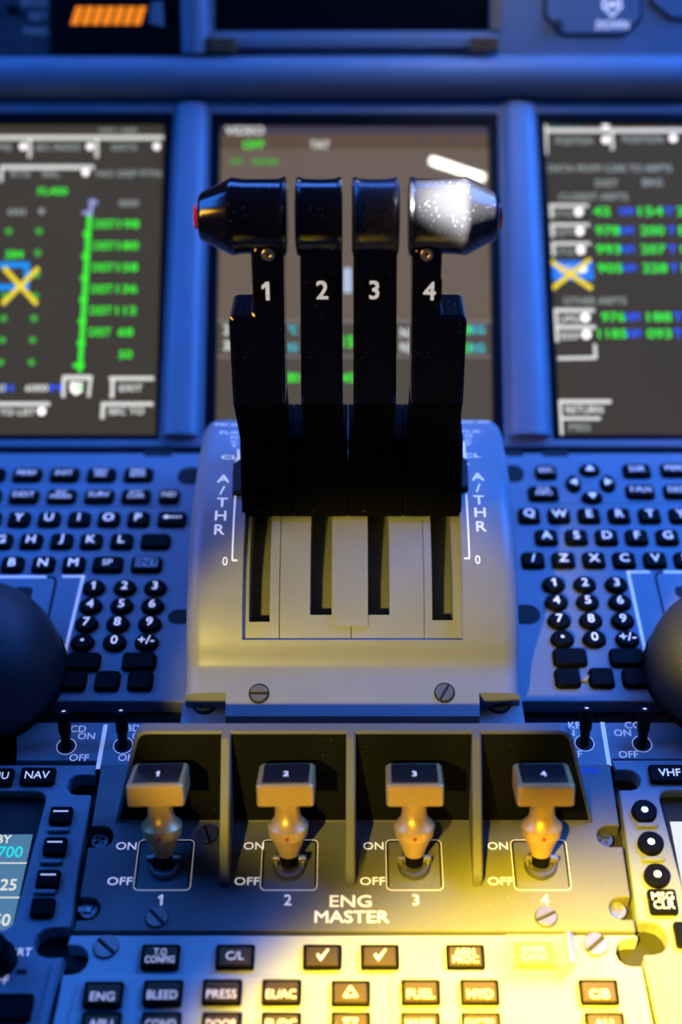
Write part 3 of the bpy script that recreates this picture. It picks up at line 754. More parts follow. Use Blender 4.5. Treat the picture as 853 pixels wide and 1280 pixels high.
def push_key(root, px, py, w_, h_, z, s=None, cap=3.4, mat=IVORY, kind='sq', bold=0.012, name='key'):
    x, y = at(px, py, z*0.6); k = ('push', kind, w_, h_, z)
    if k not in _km:
        mb = MB(); mb.prism(circ(0, 0, w_/2) if kind == 'round' else rrect(0, 0, w_, h_, 1.2, 3), 0, z, FLAT, 0.5, inset=0.25); _km[k] = mb.mesh('key', KEY, 35)
    o = piece(name, _km[k], root, world=(x, y, 0.02))
    if s: piece('legend', legend_mesh(s, cap, mat, 1.0, bold, w_*0.85), o, local=(0, 0, z+0.08))
    return o
push_key(RL, -8, 971, 18, 9, 2.4, 'MENU', 3.6, WHITE, bold=0.004); push_key(RL, 47, 970, 16, 9, 2.4, 'NAV', 3.8, WHITE, bold=0.004)
_dash = None
for k, (px, py) in enumerate(((76, 1019), (68.5, 1057.5), (60, 1098.5), (53, 1134))):
    o = push_key(RL, px, py, 10.2, 8.6, 2.6)
    if k < 3:
        if _dash is None:
            mb = MB(); mb.poly([(-3.3, -.35, 0), (3.3, -.35, 0), (3.3, .35, 0), (-3.3, .35, 0)]); _dash = mb.mesh('dash', WHITE)
        piece('dash', _dash, o, local=(0, 1.4, 2.7))
mb = MB(); mb.prism(rrect(0, 0, 9.8, 2.4, 1.1), 0, 1.6, FLAT, .6); _rib = mb.mesh('rib', PANEL, 35)
for px, py in ((73, 1038.5), (64, 1078.5), (56, 1116)): piece('rib', _rib, RL, world=(*at(px, py), 0.02))
x, y = at(-6, 1192, 6)
mb = MB(); mb.lathe([(0.05, 8.2), (3, 8), (4, 6.4), (13, 6), (14, 5.2)], lambda t, p, q: Vector((x+p, y+q, t)), 28); part('knob', mb, KEY, RL, 40)
text_part('BRT', *at(27, 1190), 0.1, 3.4, WHITE, RL, bold=0); text_part('OFF', *at(-3, 1225), 0.1, 3.6, WHITE, RL, bold=0)
dark_hole(RL, 27, 1215, 4.4, 2.2, .3)
push_key(RL, 6, 1259, 22, 11.5, 2.4)
# rail beside the left radio panel
mb = MB(); mb.prism(px_poly([(64, 1205), (73, 1205), (48, 1320), (37, 1320)], 1.2), 0.05, 1.2, FLAT, .4); part('rail', mb, PANEL, RL)

RR = thing('radio_panel', 'right radio panel with VHF key, three round dotted keys and MSG CLR', 'radio panel', T(150, 20, -8), 'radio panels')
hole = round_poly(px_poly([(822, 988), (960, 988), (1000, 1163), (868, 1163)]), [6, 1, 1, 6])
n1 = notch(at(772.5, 975), (1, 0), 5.3, 10.5); n2 = notch(at(803, 1173), (1, 0), 7.2, 11)
poly = [at(764, 950)]+n1[::1][::-1]+n2[::-1]+[at(806, 1197), at(833, 1310), at(1040, 1310), at(960, 950)]
# for i=(1,0) t=(0,-1): order runs high to low already
poly = [at(764, 950)]+n1+[at(797, 1148)]+n2+[at(806, 1197), at(833, 1310), at(1040, 1310), at(960, 950)]
mb = MB(); mb.prism(poly, -8.6, 0, FLAT, 0.5, holes=[hole]); part('plate', mb, PANEL, RR)
mb = MB(); mb.prism(offset_poly(ccw(hole), -1.5), -8.4, -5.5); part('recess_floor', mb, DARK, RR)
mb = MB(); mb.prism(px_poly([(838, 1027), (960, 1027), (1000, 1163), (864, 1163)], zl), -5.45, zl); part('lcd', mb, LCDW, RR)
push_key(RR, 837, 967, 18, 9.6, 2.4, 'VHF', 3.8, WHITE)
_rd = None
for px, py in ((806, 1013.5), (814, 1053.5), (822, 1094)):
    o = push_key(RR, px, py, 11.4, 11.4, 2.6, kind='round')
    if _rd is None:
        mb = MB(); mb.flat(circ(0, 0, 1.6, 14), [tuple(range(14))], lambda u, v: (u, v, 0)); _rd = mb.mesh('dot', WHITE)
    piece('dot', _rd, o, local=(0, 0, 2.7))
for px, py in ((809, 1032.5), (817, 1075)): piece('rib', _rib, RR, world=(*at(px, py), 0.02))
push_key(RR, 829, 1127, 12, 11.5, 2.6, 'MSG\nCLR', 3.4, IVORY)
push_key(RR, 862, 1168, 12, 11.5, 2.6)
mb = MB(); mb.prism(px_poly([(806, 1206), (815, 1200), (845, 1320), (832, 1320)], 1.2), 0.05, 1.4, FLAT, .4); part('rail', mb, PANEL, RR)

# ================================================================= ENGINE MASTER PANEL
EP = thing('master_switch_panel', 'grey engine panel lettered ENG MASTER with four black lever bays', 'panel', T(0, 20, -8))
lt, lb, rt, rb = at(127, 955), at(93, 1164), at(763, 955), at(795, 1164)
def lerp(a, b, t): return (a[0]+(b[0]-a[0])*t, a[1]+(b[1]-a[1])*t)
def on_edge(a, b, py):
    y = at(CX, py)[1]; return lerp(a, b, (y-a[1])/(b[1]-a[1]))
nl1 = notch(on_edge(lt, lb, 1046), (1, 0), 5.2, 10.5); nl2 = notch(on_edge(lt, lb, 1136), (1, 0), 5.2, 9.5)
nr1 = notch(on_edge(rt, rb, 1045), (-1, 0), 5.2, 10.5); nr2 = notch(on_edge(rt, rb, 1135), (-1, 0), 5.2, 9.5)
# left edge top->bottom, bottom edge, right edge bottom->top
mb = MB(); poly = [lt]+nl1+nl2+[lb, rb]+nr2+nr1+[rt]
mb.prism(poly, -8.6, 0, FLAT, 0.45); part('plate', mb, ENGP, EP)
SL = {a: slot_screw_mesh(4.5, STEEL, R(a)) for a in (50, 35)}
SLD = slot_screw_mesh(4.5, OLDSTEEL, R(20)); SLS = slot_screw_mesh(5.0, STEEL, R(50)); CR = cross_screw_mesh(4.0, OLDSTEEL); CRS = cross_screw_mesh(4.0, STEEL)
W45 = well_mesh(4.9); W50 = well_mesh(5.4); W40 = well_mesh(5.0)
add_screw(EP, SL[50], (*at(196, 1147), 0), R(-5), W45); add_screw(EP, SL[50], (*at(683, 1146), 0), R(65), W45); add_screw(EP, SLD, (*at(260, 1043), 0), R(0), W45)
for px, py, me in ((125, 1051, CR), (755.5, 1049, CR), (111, 1137, CRS), (772, 1137.5, CRS)): add_screw(EP, me, (*at(px, py, -4), -5.2), random.random())
x, y = at(109, 1136, -3.5)
mb = MB()
for k in range(9):
    a = random.random()*6.3; r = random.random()*2.6; s_ = 0.5+random.random()*0.9
    cx_, cy_ = x+r*math.cos(a)*1.4, y+r*math.sin(a)
    mb.prism([(cx_+s_*math.cos(b+a)*(0.6+random.random()), cy_+s_*math.sin(b+a)*(0.6+random.random())) for b in (0, 1.3, 2.5, 3.8, 5.0)], -3.9, -3.6+random.random()*0.7, FLAT, .1)
part('residue', mb, CRUST, EP, label='flaky white residue on the lower left screw')
# guard: ridge wall with black face, dividers
WB0, WT = (53.0, 0.0), (73.0, 41.0)      # (Y, Z) bottom and top of the face
def wallx(px, py, Y, Z):
    d = (Vector((0, Y, Z))-CAM).dot(FWD); return (px-CX)*d/FPX
xbl, xbr = wallx(145, 0, *WB0), wallx(741, 0, *WB0); xtl, xtr = wallx(171, 0, *WT), wallx(713, 0, *WT)
face = round_poly([(xbl, 0), (xbr, 0), (xtr, 1), (xtl, 1)], [0, 0, 5, 5])
def fy(u): return u
def wallmap(h0):  # face coordinates: x, t in 0..1 ; h thickness forward
    def f(x, t, h): return Vector((x, WB0[0]+(WT[0]-WB0[0])*t+h, WB0[1]+(WT[1]-WB0[1])*t))
    return f
fw = [(xbl, 0), (xbr, 0)]
K = 45.0
facep = round_poly([(xbl, 0), (xbr, 0), (xtr, K), (xtl, K)], [0, 0, 5, 5])
def fm(x, t, h): t = t/K; return Vector((x, WB0[0]+(WT[0]-WB0[0])*t+h, WB0[1]+(WT[1]-WB0[1])*t+0.02))
mb = MB(); mb.prism(facep, 0, 3.2, fm, 0.0); mb.bm.faces.ensure_lookup_table()
# rim on the near side
inner = offset_poly(ccw(facep), 1.4)
inner = [(x, max(t, 0.0)) for x, t in inner]
part('guard_ridge', mb, ENGP, EP, 40)
mb = MB(); mb.prism(facep, 0, 0.9, lambda x, t, h: fm(x, t, -h), 0.3); part('rim', mb, ENGP, EP, 40)
mb = MB(); mb.prism(inner, 0.9, 1.0, lambda x, t, h: fm(x, t, -h)); part('back_wall', mb, WELL, EP)
for pxt, pxb in ((283, 281.5), (439, 438.5), (596, 597)):
    xt = wallx(pxt, 0, 72, 41); xb = wallx(pxb, 0, 22, 0); xm = (xt+xb)/2
    side = round_poly([(21, 0.02), (21.5, 5.5), (69.5, 40.5), (74, 41.2), (55, 0.02)], [0, 2.5, 1.5, 0, 0])
    mb = MB(); mb.prism(side, -2.0, 2.0, lambda u, v, h: Vector((xb+(xt-xb)*min(1, max(0, (u-21)/52))+h, u, v)), 0.7, bottom=True); part('divider', mb, ENGP, EP, 40)
# lever plates, outlines and text
LX = []
outl = {}
for k, (kx, bx) in enumerate(((198, 205.5), (358, 362), (518, 518), (679, 676))):
    x, y = at(bx, 1083); LX.append((x, y))
    cx_ = at(bx, 1081); r1 = rrect(cx_[0], cx_[1], 24.5, 24.5, 2.2); r2 = offset_poly(ccw(r1), 0.3)
    r1 = ccw(r1)
    mb = MB()
    for i in range(len(r1)):
        j = (i+1) % len(r1); mb.poly([(*r1[i], .1), (*r1[j], .1), (*r2[j], .1), (*r2[i], .1)])
    part('outline', mb, IVORY, EP)
    r3 = offset_poly(r2, 0.1); r4 = offset_poly(r3, 0.9)
    mb = MB()
    for i in range(len(r3)):
        j = (i+1) % len(r3)
        if r3[i][1]+r3[j][1] > 2*cx_[1]-21: mb.poly([(*r3[i], .09), (*r3[j], .09), (*r4[j], .09), (*r4[i], .09)])
    part('gap_line', mb, DARK, EP)
    mb = MB(); mb.lathe([(0.05, 7.2), (1.6, 7.0), (2.4, 6.4), (2.4, 5.2), (0.6, 4.8)], lambda t, p, q: Vector((x+p, y+0.5+q, t)), 28, cap0=False); part('collar', mb, OLDSTEEL, EP, 40)
    for sg in (-1, 1):
        mb = MB(); mb.box(x+sg*5.6-1.7, x+sg*5.6+1.7, y+0.8, y+2.6, 1.7, 5.2, .3); part('guide_tab', mb, STEEL, EP)
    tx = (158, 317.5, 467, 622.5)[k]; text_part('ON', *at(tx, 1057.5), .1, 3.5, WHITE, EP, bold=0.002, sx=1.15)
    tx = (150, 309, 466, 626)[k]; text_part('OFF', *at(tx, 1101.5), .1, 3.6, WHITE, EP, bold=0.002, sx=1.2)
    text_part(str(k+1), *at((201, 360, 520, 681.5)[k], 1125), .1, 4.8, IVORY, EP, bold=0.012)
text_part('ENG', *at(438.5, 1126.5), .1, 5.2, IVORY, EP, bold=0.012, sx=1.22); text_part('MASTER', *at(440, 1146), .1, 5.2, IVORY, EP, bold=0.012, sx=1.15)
text_part('125VU', *at(733, 963), .1, 3.0, BLUEINK, EP, 'stamp', bold=0.004)
# ---- the four master levers
ordn = ['numbered 1, in the far left bay', 'numbered 2, in the bay right of lever 1', 'numbered 3, in the bay left of lever 4', 'numbered 4, brightest amber, in the far right bay']
lean = R(30)
for k in range(4):
    x, y = LX[k]
    hx = at((198, 358, 518, 679)[k], 975, 35)[0]
    lx = math.atan2(hx-x, 38)
    M4 = T(x, y+0.5, 0.6) @ Matrix.Rotation(lx, 4, 'Y') @ Matrix.Rotation(-lean, 4, 'X')
    o = thing('engine_master_lever', 'brushed metal engine lever, square black top, %s' % ordn[k], 'lever', M4, 'engine master levers')
    loc = lambda t, p, q: M4 @ Vector((p, q, t))
    mb = MB(); mb.lathe([(0.2, 3.5), (6, 3.5)], loc, 24); part('stem', mb, KEY, o, 40)
    mb = MB(); mb.lathe([(5, 3.6), (5.2, 4.2), (9.5, 5.6), (14.6, 7.9), (14.8, 8.2), (18.6, 8.8), (19.3, 8.75), (20.2, 7.9), (22, 6.3), (24, 5.45), (27, 5.3), (34, 5.35)], loc, 36); part('shaft', mb, GOLD, o, 30)
    mb = MB(); mb.prism(rrect(0, 0, 24, 21.5, 2.0), 33.5, 43, lambda u, v, h: M4 @ Vector((u, v, h)), 0.9, bottom=True, holes=()); part('head', mb, GOLD, o, 40)
    mb = MB(); mb.prism(rrect(0.0, 0.3, 19.5, 17.2, 0.8), 43.0, 43.3, lambda u, v, h: M4 @ Vector((u, v, h)), 0.1); cp = part('top_plate', mb, paint('top_plate_black_%d' % k, (0.010, 0.010, 0.012), 0.28, dust=0.35, bump=0), o)
    mb = MB(); add_text(mb, str(k+1), lambda u, v: M4 @ Vector((u, v-0.5, 43.38)), 4.4, 0.8, 0.02); part('numeral', mb, IVORY, cp)
    mb = MB(); mb.lathe([(0, 1.0), (0.5, 0.8)], lambda t, p, q: M4 @ Vector((p, -8.45-t, 16.8+q)), 12); part('red_dot', mb, REDDOT, o, label='small red dot on the collar')

# ================================================================= DISPLAY CONTROL PANEL (bottom)
CP = thing('display_control_panel', 'long grey control panel with T.O CONFIG and C/L keys, bottom of the pedestal', 'panel', T(0, -40, -8))
le0, le1 = at(88, 1169), at(60, 1310); re0, re1 = at(796, 1169), at(822, 1310)
ycp = at(CX, 1168.5)[1]
nl = notch(on_edge(le0, le1, 1200), (1, 0), 6.3, 9.5); nr = notch(on_edge(re0, re1, 1191), (-1, 0), 6.0, 10)
mb = MB(); mb.prism([le0]+nl+[le1, re1]+nr+[re0], -8.6, 0, FLAT, 0.5); part('plate', mb, CTRL, CP)
for pts in ([(99, 1218), (391, 1218), (396, 1310), (74, 1310)], [(488, 1212), (786, 1212), (808, 1310), (490, 1310)]):
    mb = MB(); mb.prism(round_poly(px_poly(pts, 1.4), [6, 6, 0, 0]), 0.02, 1.4, FLAT, 0.8); part('raised_field', mb, CTRL, CP, 30)
add_screw(CP, SLS, (*at(132.5, 1184), 0), R(0), W50); add_screw(CP, SLS, (*at(745, 1181), 0), R(80), W50)
mb = MB(); mb.prism(rrect(0, 0, 15.8, 10.6, .8, 2), 0, 2.2, FLAT, .5, holes=[rrect(0, 0, 13.4, 8.2, .5, 2)]); _bf = mb.mesh('button', KEY)
mb = MB(); mb.prism(rrect(0, 0, 13.2, 8.0, .4, 2), 0.2, 2.6, FLAT, .5); _bc = mb.mesh('cap', paint('cap_black', (0.06, 0.04, 0.018), 0.4, dust=0.08, bump=.05))
def ecp_button(px, py, s, z=0.02, low=False):
    x, y = at(px, py, z+1.5)
    b = piece('button', _bf, CP, world=(x, y, z)); piece('cap', _bc, b, local=(0, 0, 0))
    if s == 'check':
        mb = MB(); mb.poly([(-2.4, .2, 0), (-1.6, 1, 0), (-0.7, -.6, 0), (2.2, 3.0, 0), (2.8, 2.6, 0), (-0.6, -2.4, 0)]); me = mb.mesh('legend', IVORY)
    elif s in ('up', 'down'):
        sg = 1 if s == 'up' else -1; mb = MB()
        for q in stroke([(-2.6, -1.8*sg), (2.6, -1.8*sg), (0, 2.3*sg), (-2.6, -1.8*sg)], .7): mb.poly([(p.x, p.y, 0) for p in q])
        me = mb.mesh('legend', IVORY)
    else: me = legend_mesh(s, 2.8 if '\n' in s else 3.5, IVORY, 1.0, 0.006, 12.0)
    piece('legend', me, b, local=(0, -1.3 if low else 0, 2.68))
    return b
for px, s in ((200.5, 'T.O\nCONFIG'), (294, 'C/L'), (403, 'check'), (475, 'check'), (582, 'ABN\nPROC')): ecp_button(px, 1196, s)
eb = ecp_button(668, 1193, 'EMER\nCANC')
for px, py, s in ((129, 1243, 'ENG'), (203.5, 1241, 'BLEED'), (277.5, 1240, 'PRESS'), (352, 1240, 'EL/AC'), (526, 1240, 'FUEL'), (600, 1240, 'HYD'), (749, 1240, 'C/B')): ecp_button(px, py, s, 1.42, low=True)
ecp_button(438.5, 1241.5, 'up'); ecp_button(438.5, 1281, 'down')
for px, s in ((126, 'APU'), (201, 'COND'), (277, 'DOOR'), (351.5, 'EL/DC'), (526, 'WHEEL'), (602, 'F/CTL'), (757, 'ALL')): ecp_button(px, 1281.5, s, 1.42)
# clear guard over EMER CANC
gx, gy = at(672, 1193, 3)
mb = MB(); mb.prism(rrect(gx, gy, 26, 15, 1.0), 0.05, 7.0, FLAT, 0.6, bottom=True, inset=0.5); part('clear_guard', mb, CLEAR, CP, 30, label='clear hinged guard over the EMER CANC key')
hx, hy = at(712, 1190, 4)
mb = MB(); mb.box(hx-2.2, hx+2.2, hy-6, hy+7, 0.05, 6.5, .5); part('hinge_block', mb, CLEAR, CP)
mb = MB(); mb.lathe([(-6.6, 1.1), (6.8, 1.1)], lambda t, p, q: Vector((hx+p, hy+t, 7.6+q)), 12); part('hinge_pin', mb, STEEL, CP, 40)

# ================================================================= THRUST QUADRANT
PROF0 = [(100, 0), (101.5, 9.0), (103.5, 11.0), (112, 14.2), (122, 17.8), (126, 20.5), (132, 27.5), (140, 34.5), (150, 41.5), (164, 49), (180, 54), (196, 56.3), (212, 56.2), (228, 54.2), (246, 50.8), (262, 46.5), (274, 40), (283, 28), (287, 12), (288, 0)]
def sample_profile():
    pts = [Vector((p[0], p[1])) for p in PROF0]; out = []
    for i in range(len(pts)-1):
        p0, p1, p2, p3 = pts[max(i-1, 0)], pts[i], pts[i+1], pts[min(i+2, len(pts)-1)]
        n = 5 if 2 < i < len(pts)-3 else 2
        for k in range(n):
            t = k/n
            out.append(0.5*((2*p1)+(-p0+p2)*t+(2*p0-5*p1+4*p2-p3)*t*t+(-p0+3*p1-3*p2+p3)*t**3))
    out.append(pts[-1]); return out
PR = sample_profile()
ARC = [0.0]
for a, b in zip(PR, PR[1:]): ARC.append(ARC[-1]+(b-a).length)
def pt(s):
    s = max(0, min(ARC[-1]-1e-6, s))
    lo, hi = 0, len(ARC)-1
    while hi-lo > 1:
        m = (lo+hi)//2
        if ARC[m] <= s: lo = m
        else: hi = m
    t = (s-ARC[lo])/(ARC[hi]-ARC[lo]); return PR[lo].lerp(PR[hi], t)
def nrm(s):
    d = (pt(s+1.2)-pt(s-1.2)).normalized(); return Vector((-d.y, d.x))
def dome(x, s, h=0.0):
    p = pt(s)+nrm(s)*h; return Vector((x, p.x, p.y))
_inv = []
for i in range(600):
    s = ARC[-1]*0.06+ARC[-1]*0.78*i/599; _inv.append((proj(dome(0, s))[1], s))
def s_at(py):
    best = None
    for (a, sa), (b, sb) in zip(_inv, _inv[1:]):
        if (a-py)*(b-py) <= 0 and a != b: return sa+(sb-sa)*(py-a)/(b-a)
    return _inv[-1][1] if py < _inv[-1][0] else _inv[0][1]
def dq(px, py, h=0.0):
    s = s_at(py); dep = proj(dome(0, s, h))[2]; return ((px-CX)*dep/FPX, s)
TQ = thing('thrust_quadrant', 'domed grey housing with four lever slots and A/THR scales on both sides', 'quadrant', T(0, 190, 0))
HW, FR = 79.0, 8.0
S0, S1 = s_at(800), s_at(548)       # recess along the arc
def xsec():
    cols = [('side', 1, None)]
    return cols
arcs = sorted(set([round(a, 4) for a in ARC]+[S0, S1]))
XS = [-71, -64, -52, -30, 0, 30, 52, 64, 71]
def row(s):
    out = []
    ang = [90, 72, 54, 36, 18]
    fr = min(FR, max(0.6, s*0.7), max(0.6, (ARC[-1]-s)*0.7))
    for a in ang: out.append(dome(-71-FR*math.sin(R(a)), s, -fr*(1-math.cos(R(a)))))
    for x in XS: out.append(dome(x, s))
    for a in ang[::-1]: out.append(dome(71+FR*math.sin(R(a)), s, -fr*(1-math.cos(R(a)))))
    lo, hi = out[0].copy(), out[-1].copy()
    return [Vector((lo.x, lo.y, min(0.05, lo.z)))]+out+[Vector((hi.x, hi.y, min(0.05, hi.z)))]
rows = [row(s) for s in arcs]
mids = [(a+b)/2 for a, b in zip(arcs, arcs[1:])]
jr0, jr1 = 1+5+2, 1+5+6
def cut(s, cx):   # corner cut-outs at the foot for the two flange screws
    return False
# the foot corners are cut away: split at arc where the apron ends
SA = s_at(866); XA = 59.0
arcs2 = sorted(set(arcs+[SA])); rows = None
XS = [-71, -XA, -52, -30, 0, 30, 52, XA, 71]
rows = [row(s) for s in arcs2]; mids = [(a+b)/2 for a, b in zip(arcs2, arcs2[1:])]
ncol = len(rows[0]); jl = 1+5+1; jr = ncol-2-5-1
jr0, jr1 = 1+5+2, 1+5+6
def skip(i, j):
    if S0 < mids[i] < S1 and jr0 <= j < jr1: return True
    if mids[i] < SA and (j < jl or j >= jr): return True
    return False
mb = MB(); mb.grid(rows, skip)
# walls of the corner cut-outs
for sg in (-1, 1):
    for a, b in zip(arcs2, arcs2[1:]):
        if b <= SA+1e-6:
            p, q = dome(sg*XA, a), dome(sg*XA, b)
            mb.poly([p, q, Vector((q.x, q.y, 0)), Vector((p.x, p.y, 0))])
    mb.poly([dome(sg*XA, SA), dome(sg*71, SA)]+[dome(sg*(71+FR*math.sin(R(a))), SA, -FR*(1-math.cos(R(a)))) for a in (18, 36, 54, 72, 90)]+[Vector((sg*79, pt(SA).x, 0)), Vector((sg*XA, pt(SA).x, 0))])
bmesh.ops.remove_doubles(mb.bm, verts=mb.bm.verts, dist=0.01)
# recess walls
RD = -4.6
inside = [s for s in arcs2 if S0-1e-6 <= s <= S1+1e-6]
for sg in (-1, 1):
    for a, b in zip(inside, inside[1:]): mb.poly([dome(sg*52, a), dome(sg*52, b), dome(sg*51, b, RD), dome(sg*51, a, RD)])
for s in (S0, S1): mb.poly([dome(-52, s), dome(52, s), dome(51, s, RD), dome(-51, s, RD)])
part('housing', mb, HOUSE, TQ, 35)
# flange under the housing corners with cross screws
fz = 3.0
mb = MB(); mb.prism([(-81, 98.5), (81, 98.5), (80, 125), (-80, 125)], 0.02, fz, FLAT, .5); part('flange', mb, HOUSE, TQ)
WB6 = well_mesh(5.6); CRQ = cross_screw_mesh(4.6, OLDSTEEL)
for px, py in ((256, 881.5), (624, 880.5)): add_screw(TQ, CRQ, (*at(px, py, fz), fz), 0.5, WB6)
# slotted screws on the sloping apron
for px, py, rz in ((324, 867, 90), (556, 866, 150)):
    x, s = dq(px, py); p = dome(x, s, 0.05); n_ = nrm(s)
    o = piece('screw', slot_screw_mesh(4.0, STEEL, 0), TQ, world=p); o.rotation_euler = (math.atan2(-n_.x, n_.y), 0, 0)
    o.rotation_euler = (Matrix.Rotation(math.atan2(-n_.x, n_.y), 4, 'X') @ Matrix.Rotation(R(rz), 4, 'Z')).to_euler()
    wl = piece('screw_well', W45, TQ, world=p); wl.rotation_euler = (math.atan2(-n_.x, n_.y), 0, 0)
# floor plates with the four slots
def sx(px, py=720): return (px-CX)*proj(dome(0, s_at(py), RD))[2]/FPX
SLOTS = [(sx(312), sx(338), s_at(777)), (sx(388), sx(415), s_at(768)), (sx(458), sx(487), s_at(768)), (sx(540), sx(566), s_at(775))]
SEND = s_at(560)
seam = [-51.0, sx(350), sx(530), 51.0]
def floor_plate(x0, x1, slots):
    xs = [x0]+[v for a, b, _ in slots for v in (a, b)]+[x1]
    ss = sorted(set([s for s in inside]+[c for _, _, c in slots]+[SEND]))
    mb = MB(); pts = [[dome(x, s, RD) for x in xs] for s in ss]; mm = [(a+b)/2 for a, b in zip(ss, ss[1:])]
    def sk(i, j): return any(abs(xs[j]-a) < 1e-6 and c < mm[i] < SEND for a, b, c in slots)
    mb.grid(pts, sk)
    for a, b, c in slots:
        sl = [s for s in ss if c-1e-6 <= s <= SEND+1e-6]
        for x in (a, b):
            for p, q in zip(sl, sl[1:]): mb.poly([dome(x, p, RD), dome(x, q, RD), dome(x, q, RD-17), dome(x, p, RD-17)])
        mb.poly([dome(a, c, RD), dome(b, c, RD), dome(b, c, RD-17), dome(a, c, RD-17)])
    for x in (x0, x1):
        for p, q in zip(ss, ss[1:]): mb.poly([dome(x, p, RD), dome(x, q, RD), dome(x, q, RD-3), dome(x, p, RD-3)])
    return mb
part('slot_plate', floor_plate(seam[0], seam[1]-0.2, [SLOTS[0]]), HOUSE, TQ, 35)
part('slot_plate', floor_plate(seam[1]+0.2, -0.9, [SLOTS[1]]), HOUSE, TQ, 35)
part('slot_plate', floor_plate(-0.5, seam[2]-0.15, [SLOTS[2]]), HOUSE, TQ, 35)
part('slot_plate', floor_plate(seam[2]+0.15, seam[3], [SLOTS[3]]), HOUSE, TQ, 35)
mb = MB(); ss = [s for s in inside]; mb.grid([[dome(x, s, RD-17) for x in (-51, 51)] for s in ss]); part('slot_bottom', mb, paint('slot_floor', (0.12, 0.13, 0.14), 0.6, dust=.1), TQ)
c0, c1, sb = sx(417), sx(460), s_at(783)
mb = MB(); ss = [sb]+[s for s in inside if sb < s < SEND]
g = [[dome(c0, s, RD), dome(c0, s, RD+.9), dome(c1, s, RD+.9), dome(c1, s, RD)] for s in ss]; mb.grid(g); mb.poly(g[0]); part('centre_strip', mb, HOUSE, TQ, 35)
# printed scales
def dome_text(mb, s, px, py, cap, sx_=1.0, bold=0.006):
    x, sc_ = dq(px, py); add_text(mb, s, lambda u, v: dome(x+u, sc_+v, 0.12), cap, sx_, bold)
def dome_line(mb, a, b, wd):
    A, Bq = Vector(dq(*a)), Vector(dq(*b)); n = max(1, int((Bq-A).length/4)); d = (Bq-A).normalized(); nn = Vector((-d.y, d.x))*wd/2
    for i in range(n):
        p, q = A.lerp(Bq, i/n), A.lerp(Bq, (i+1)/n)
        mb.poly([dome(*(v), 0.12) for v in ((p-nn), (q-nn), (q+nn), (p+nn))])
mb = MB()
for s, x, y, c in (('A', 279.5, 598.5, 5.6), ('/', 278, 613, 5.6), ('T', 278, 628, 5.6), ('H', 276, 644.5, 5.6), ('R', 274.5, 662, 5.6)): dome_text(mb, s, x, y, c, 1.1)
for s, x, y, c in (('A', 597.5, 596, 5.6), ('/', 598, 610, 5.6), ('T', 599, 625, 5.6), ('H', 600.5, 640.5, 5.6), ('R', 602, 658, 5.6)): dome_text(mb, s, x, y, c, 1.1)
dome_text(mb, '0', 281.5, 701.5, 4.2, .9); dome_text(mb, '0', 597.5, 699.5, 4.2, .9)
dome_text(mb, 'CL', 287.5, 571.5, 3.4, 1.5); dome_text(mb, 'CL', 590.5, 569.5, 3.4, 1.5)
dome_text(mb, 'FLX', 287, 541, 2.8, 1.5, 0); dome_text(mb, 'FLX', 589, 539.5, 2.8, 1.5, 0)
for ch, dy in (('M', 0), ('C', 5.3), ('T', 10.6)): dome_text(mb, ch, 293, 547+dy, 2.3, 1.5, 0); dome_text(mb, ch, 586, 545+dy, 2.3, 1.5, 0)
dome_text(mb, 'TO GA', 287, 531, 2.4, 1.5); dome_text(mb, 'TO GA', 594, 527.5, 2.4, 1.5)
part('scale_text', mb, WHITE, TQ)
mb = MB()
dome_line(mb, (294.5, 618), (290.5, 700.5), .75); dome_line(mb, (290.5, 700.5), (297, 700.5), .9)
dome_line(mb, (583, 617), (587, 698), .75); dome_line(mb, (587.5, 698), (580.5, 698), .9)
dome_line(mb, (298, 562), (298.5, 574), 1.1); dome_line(mb, (580, 552), (581.5, 578), 1.1)
dome_line(mb, (301, 572), (293, 586), 2.6); dome_line(mb, (575, 570), (584, 582), 2.6)
part('scale_line', mb, WHITE, TQ)

# ================================================================= THRUST LEVERS
KN = Vector((190.0, 124.0)); vd = Vector((18, 71)).normalized(); nd = Vector((-vd.y, vd.x))
def F(x, t, h): q = KN+vd*t+nd*h; return Vector((x, q.x, q.y))
HY, HZ, HR = 222.0, 202.0, 16.0
def tz(z): return (z-124)/vd.y
def arm_t(py):     # t on the front face seen at pixel row py
    lo, hi = -5.0, 110.0
    for _ in range(40):
        m = (lo+hi)/2
        if proj(F(0, m, 0))[1] > py: lo = m
        else: hi = m
    return lo
def armx(px, py): return (px-CX)*proj(F(0, arm_t(py), 0))[2]/FPX
lab = {1: 'glossy black thrust lever numbered 1 with red end button and amber gleam', 2: 'glossy black thrust lever numbered 2, second from the left end',
       3: 'glossy black thrust lever numbered 3, between levers 2 and 4', 4: 'glossy black thrust lever numbered 4 with red end button and whitish dusty head'}
FOOTX = {1: (-53.6, -29.0), 2: (-28.7, -2.3), 3: (-2.0, 24.2), 4: (24.5, 52.6)}
LOWX = {1: (armx(290, 480), armx(356, 480)), 2: (armx(376, 480), armx(428.5, 480)), 3: (armx(442, 480), armx(496, 480)), 4: (armx(515, 480), armx(580.5, 480))}
UPX = {1: (armx(315, 350), armx(356, 350)), 2: (armx(376, 350), armx(428, 350)), 3: (armx(442, 350), armx(496, 350)), 4: (armx(514.5, 350), armx(552, 350))}
def hxp(px): return (px-CX)*575/FPX*0.972
TTOP = 78.0
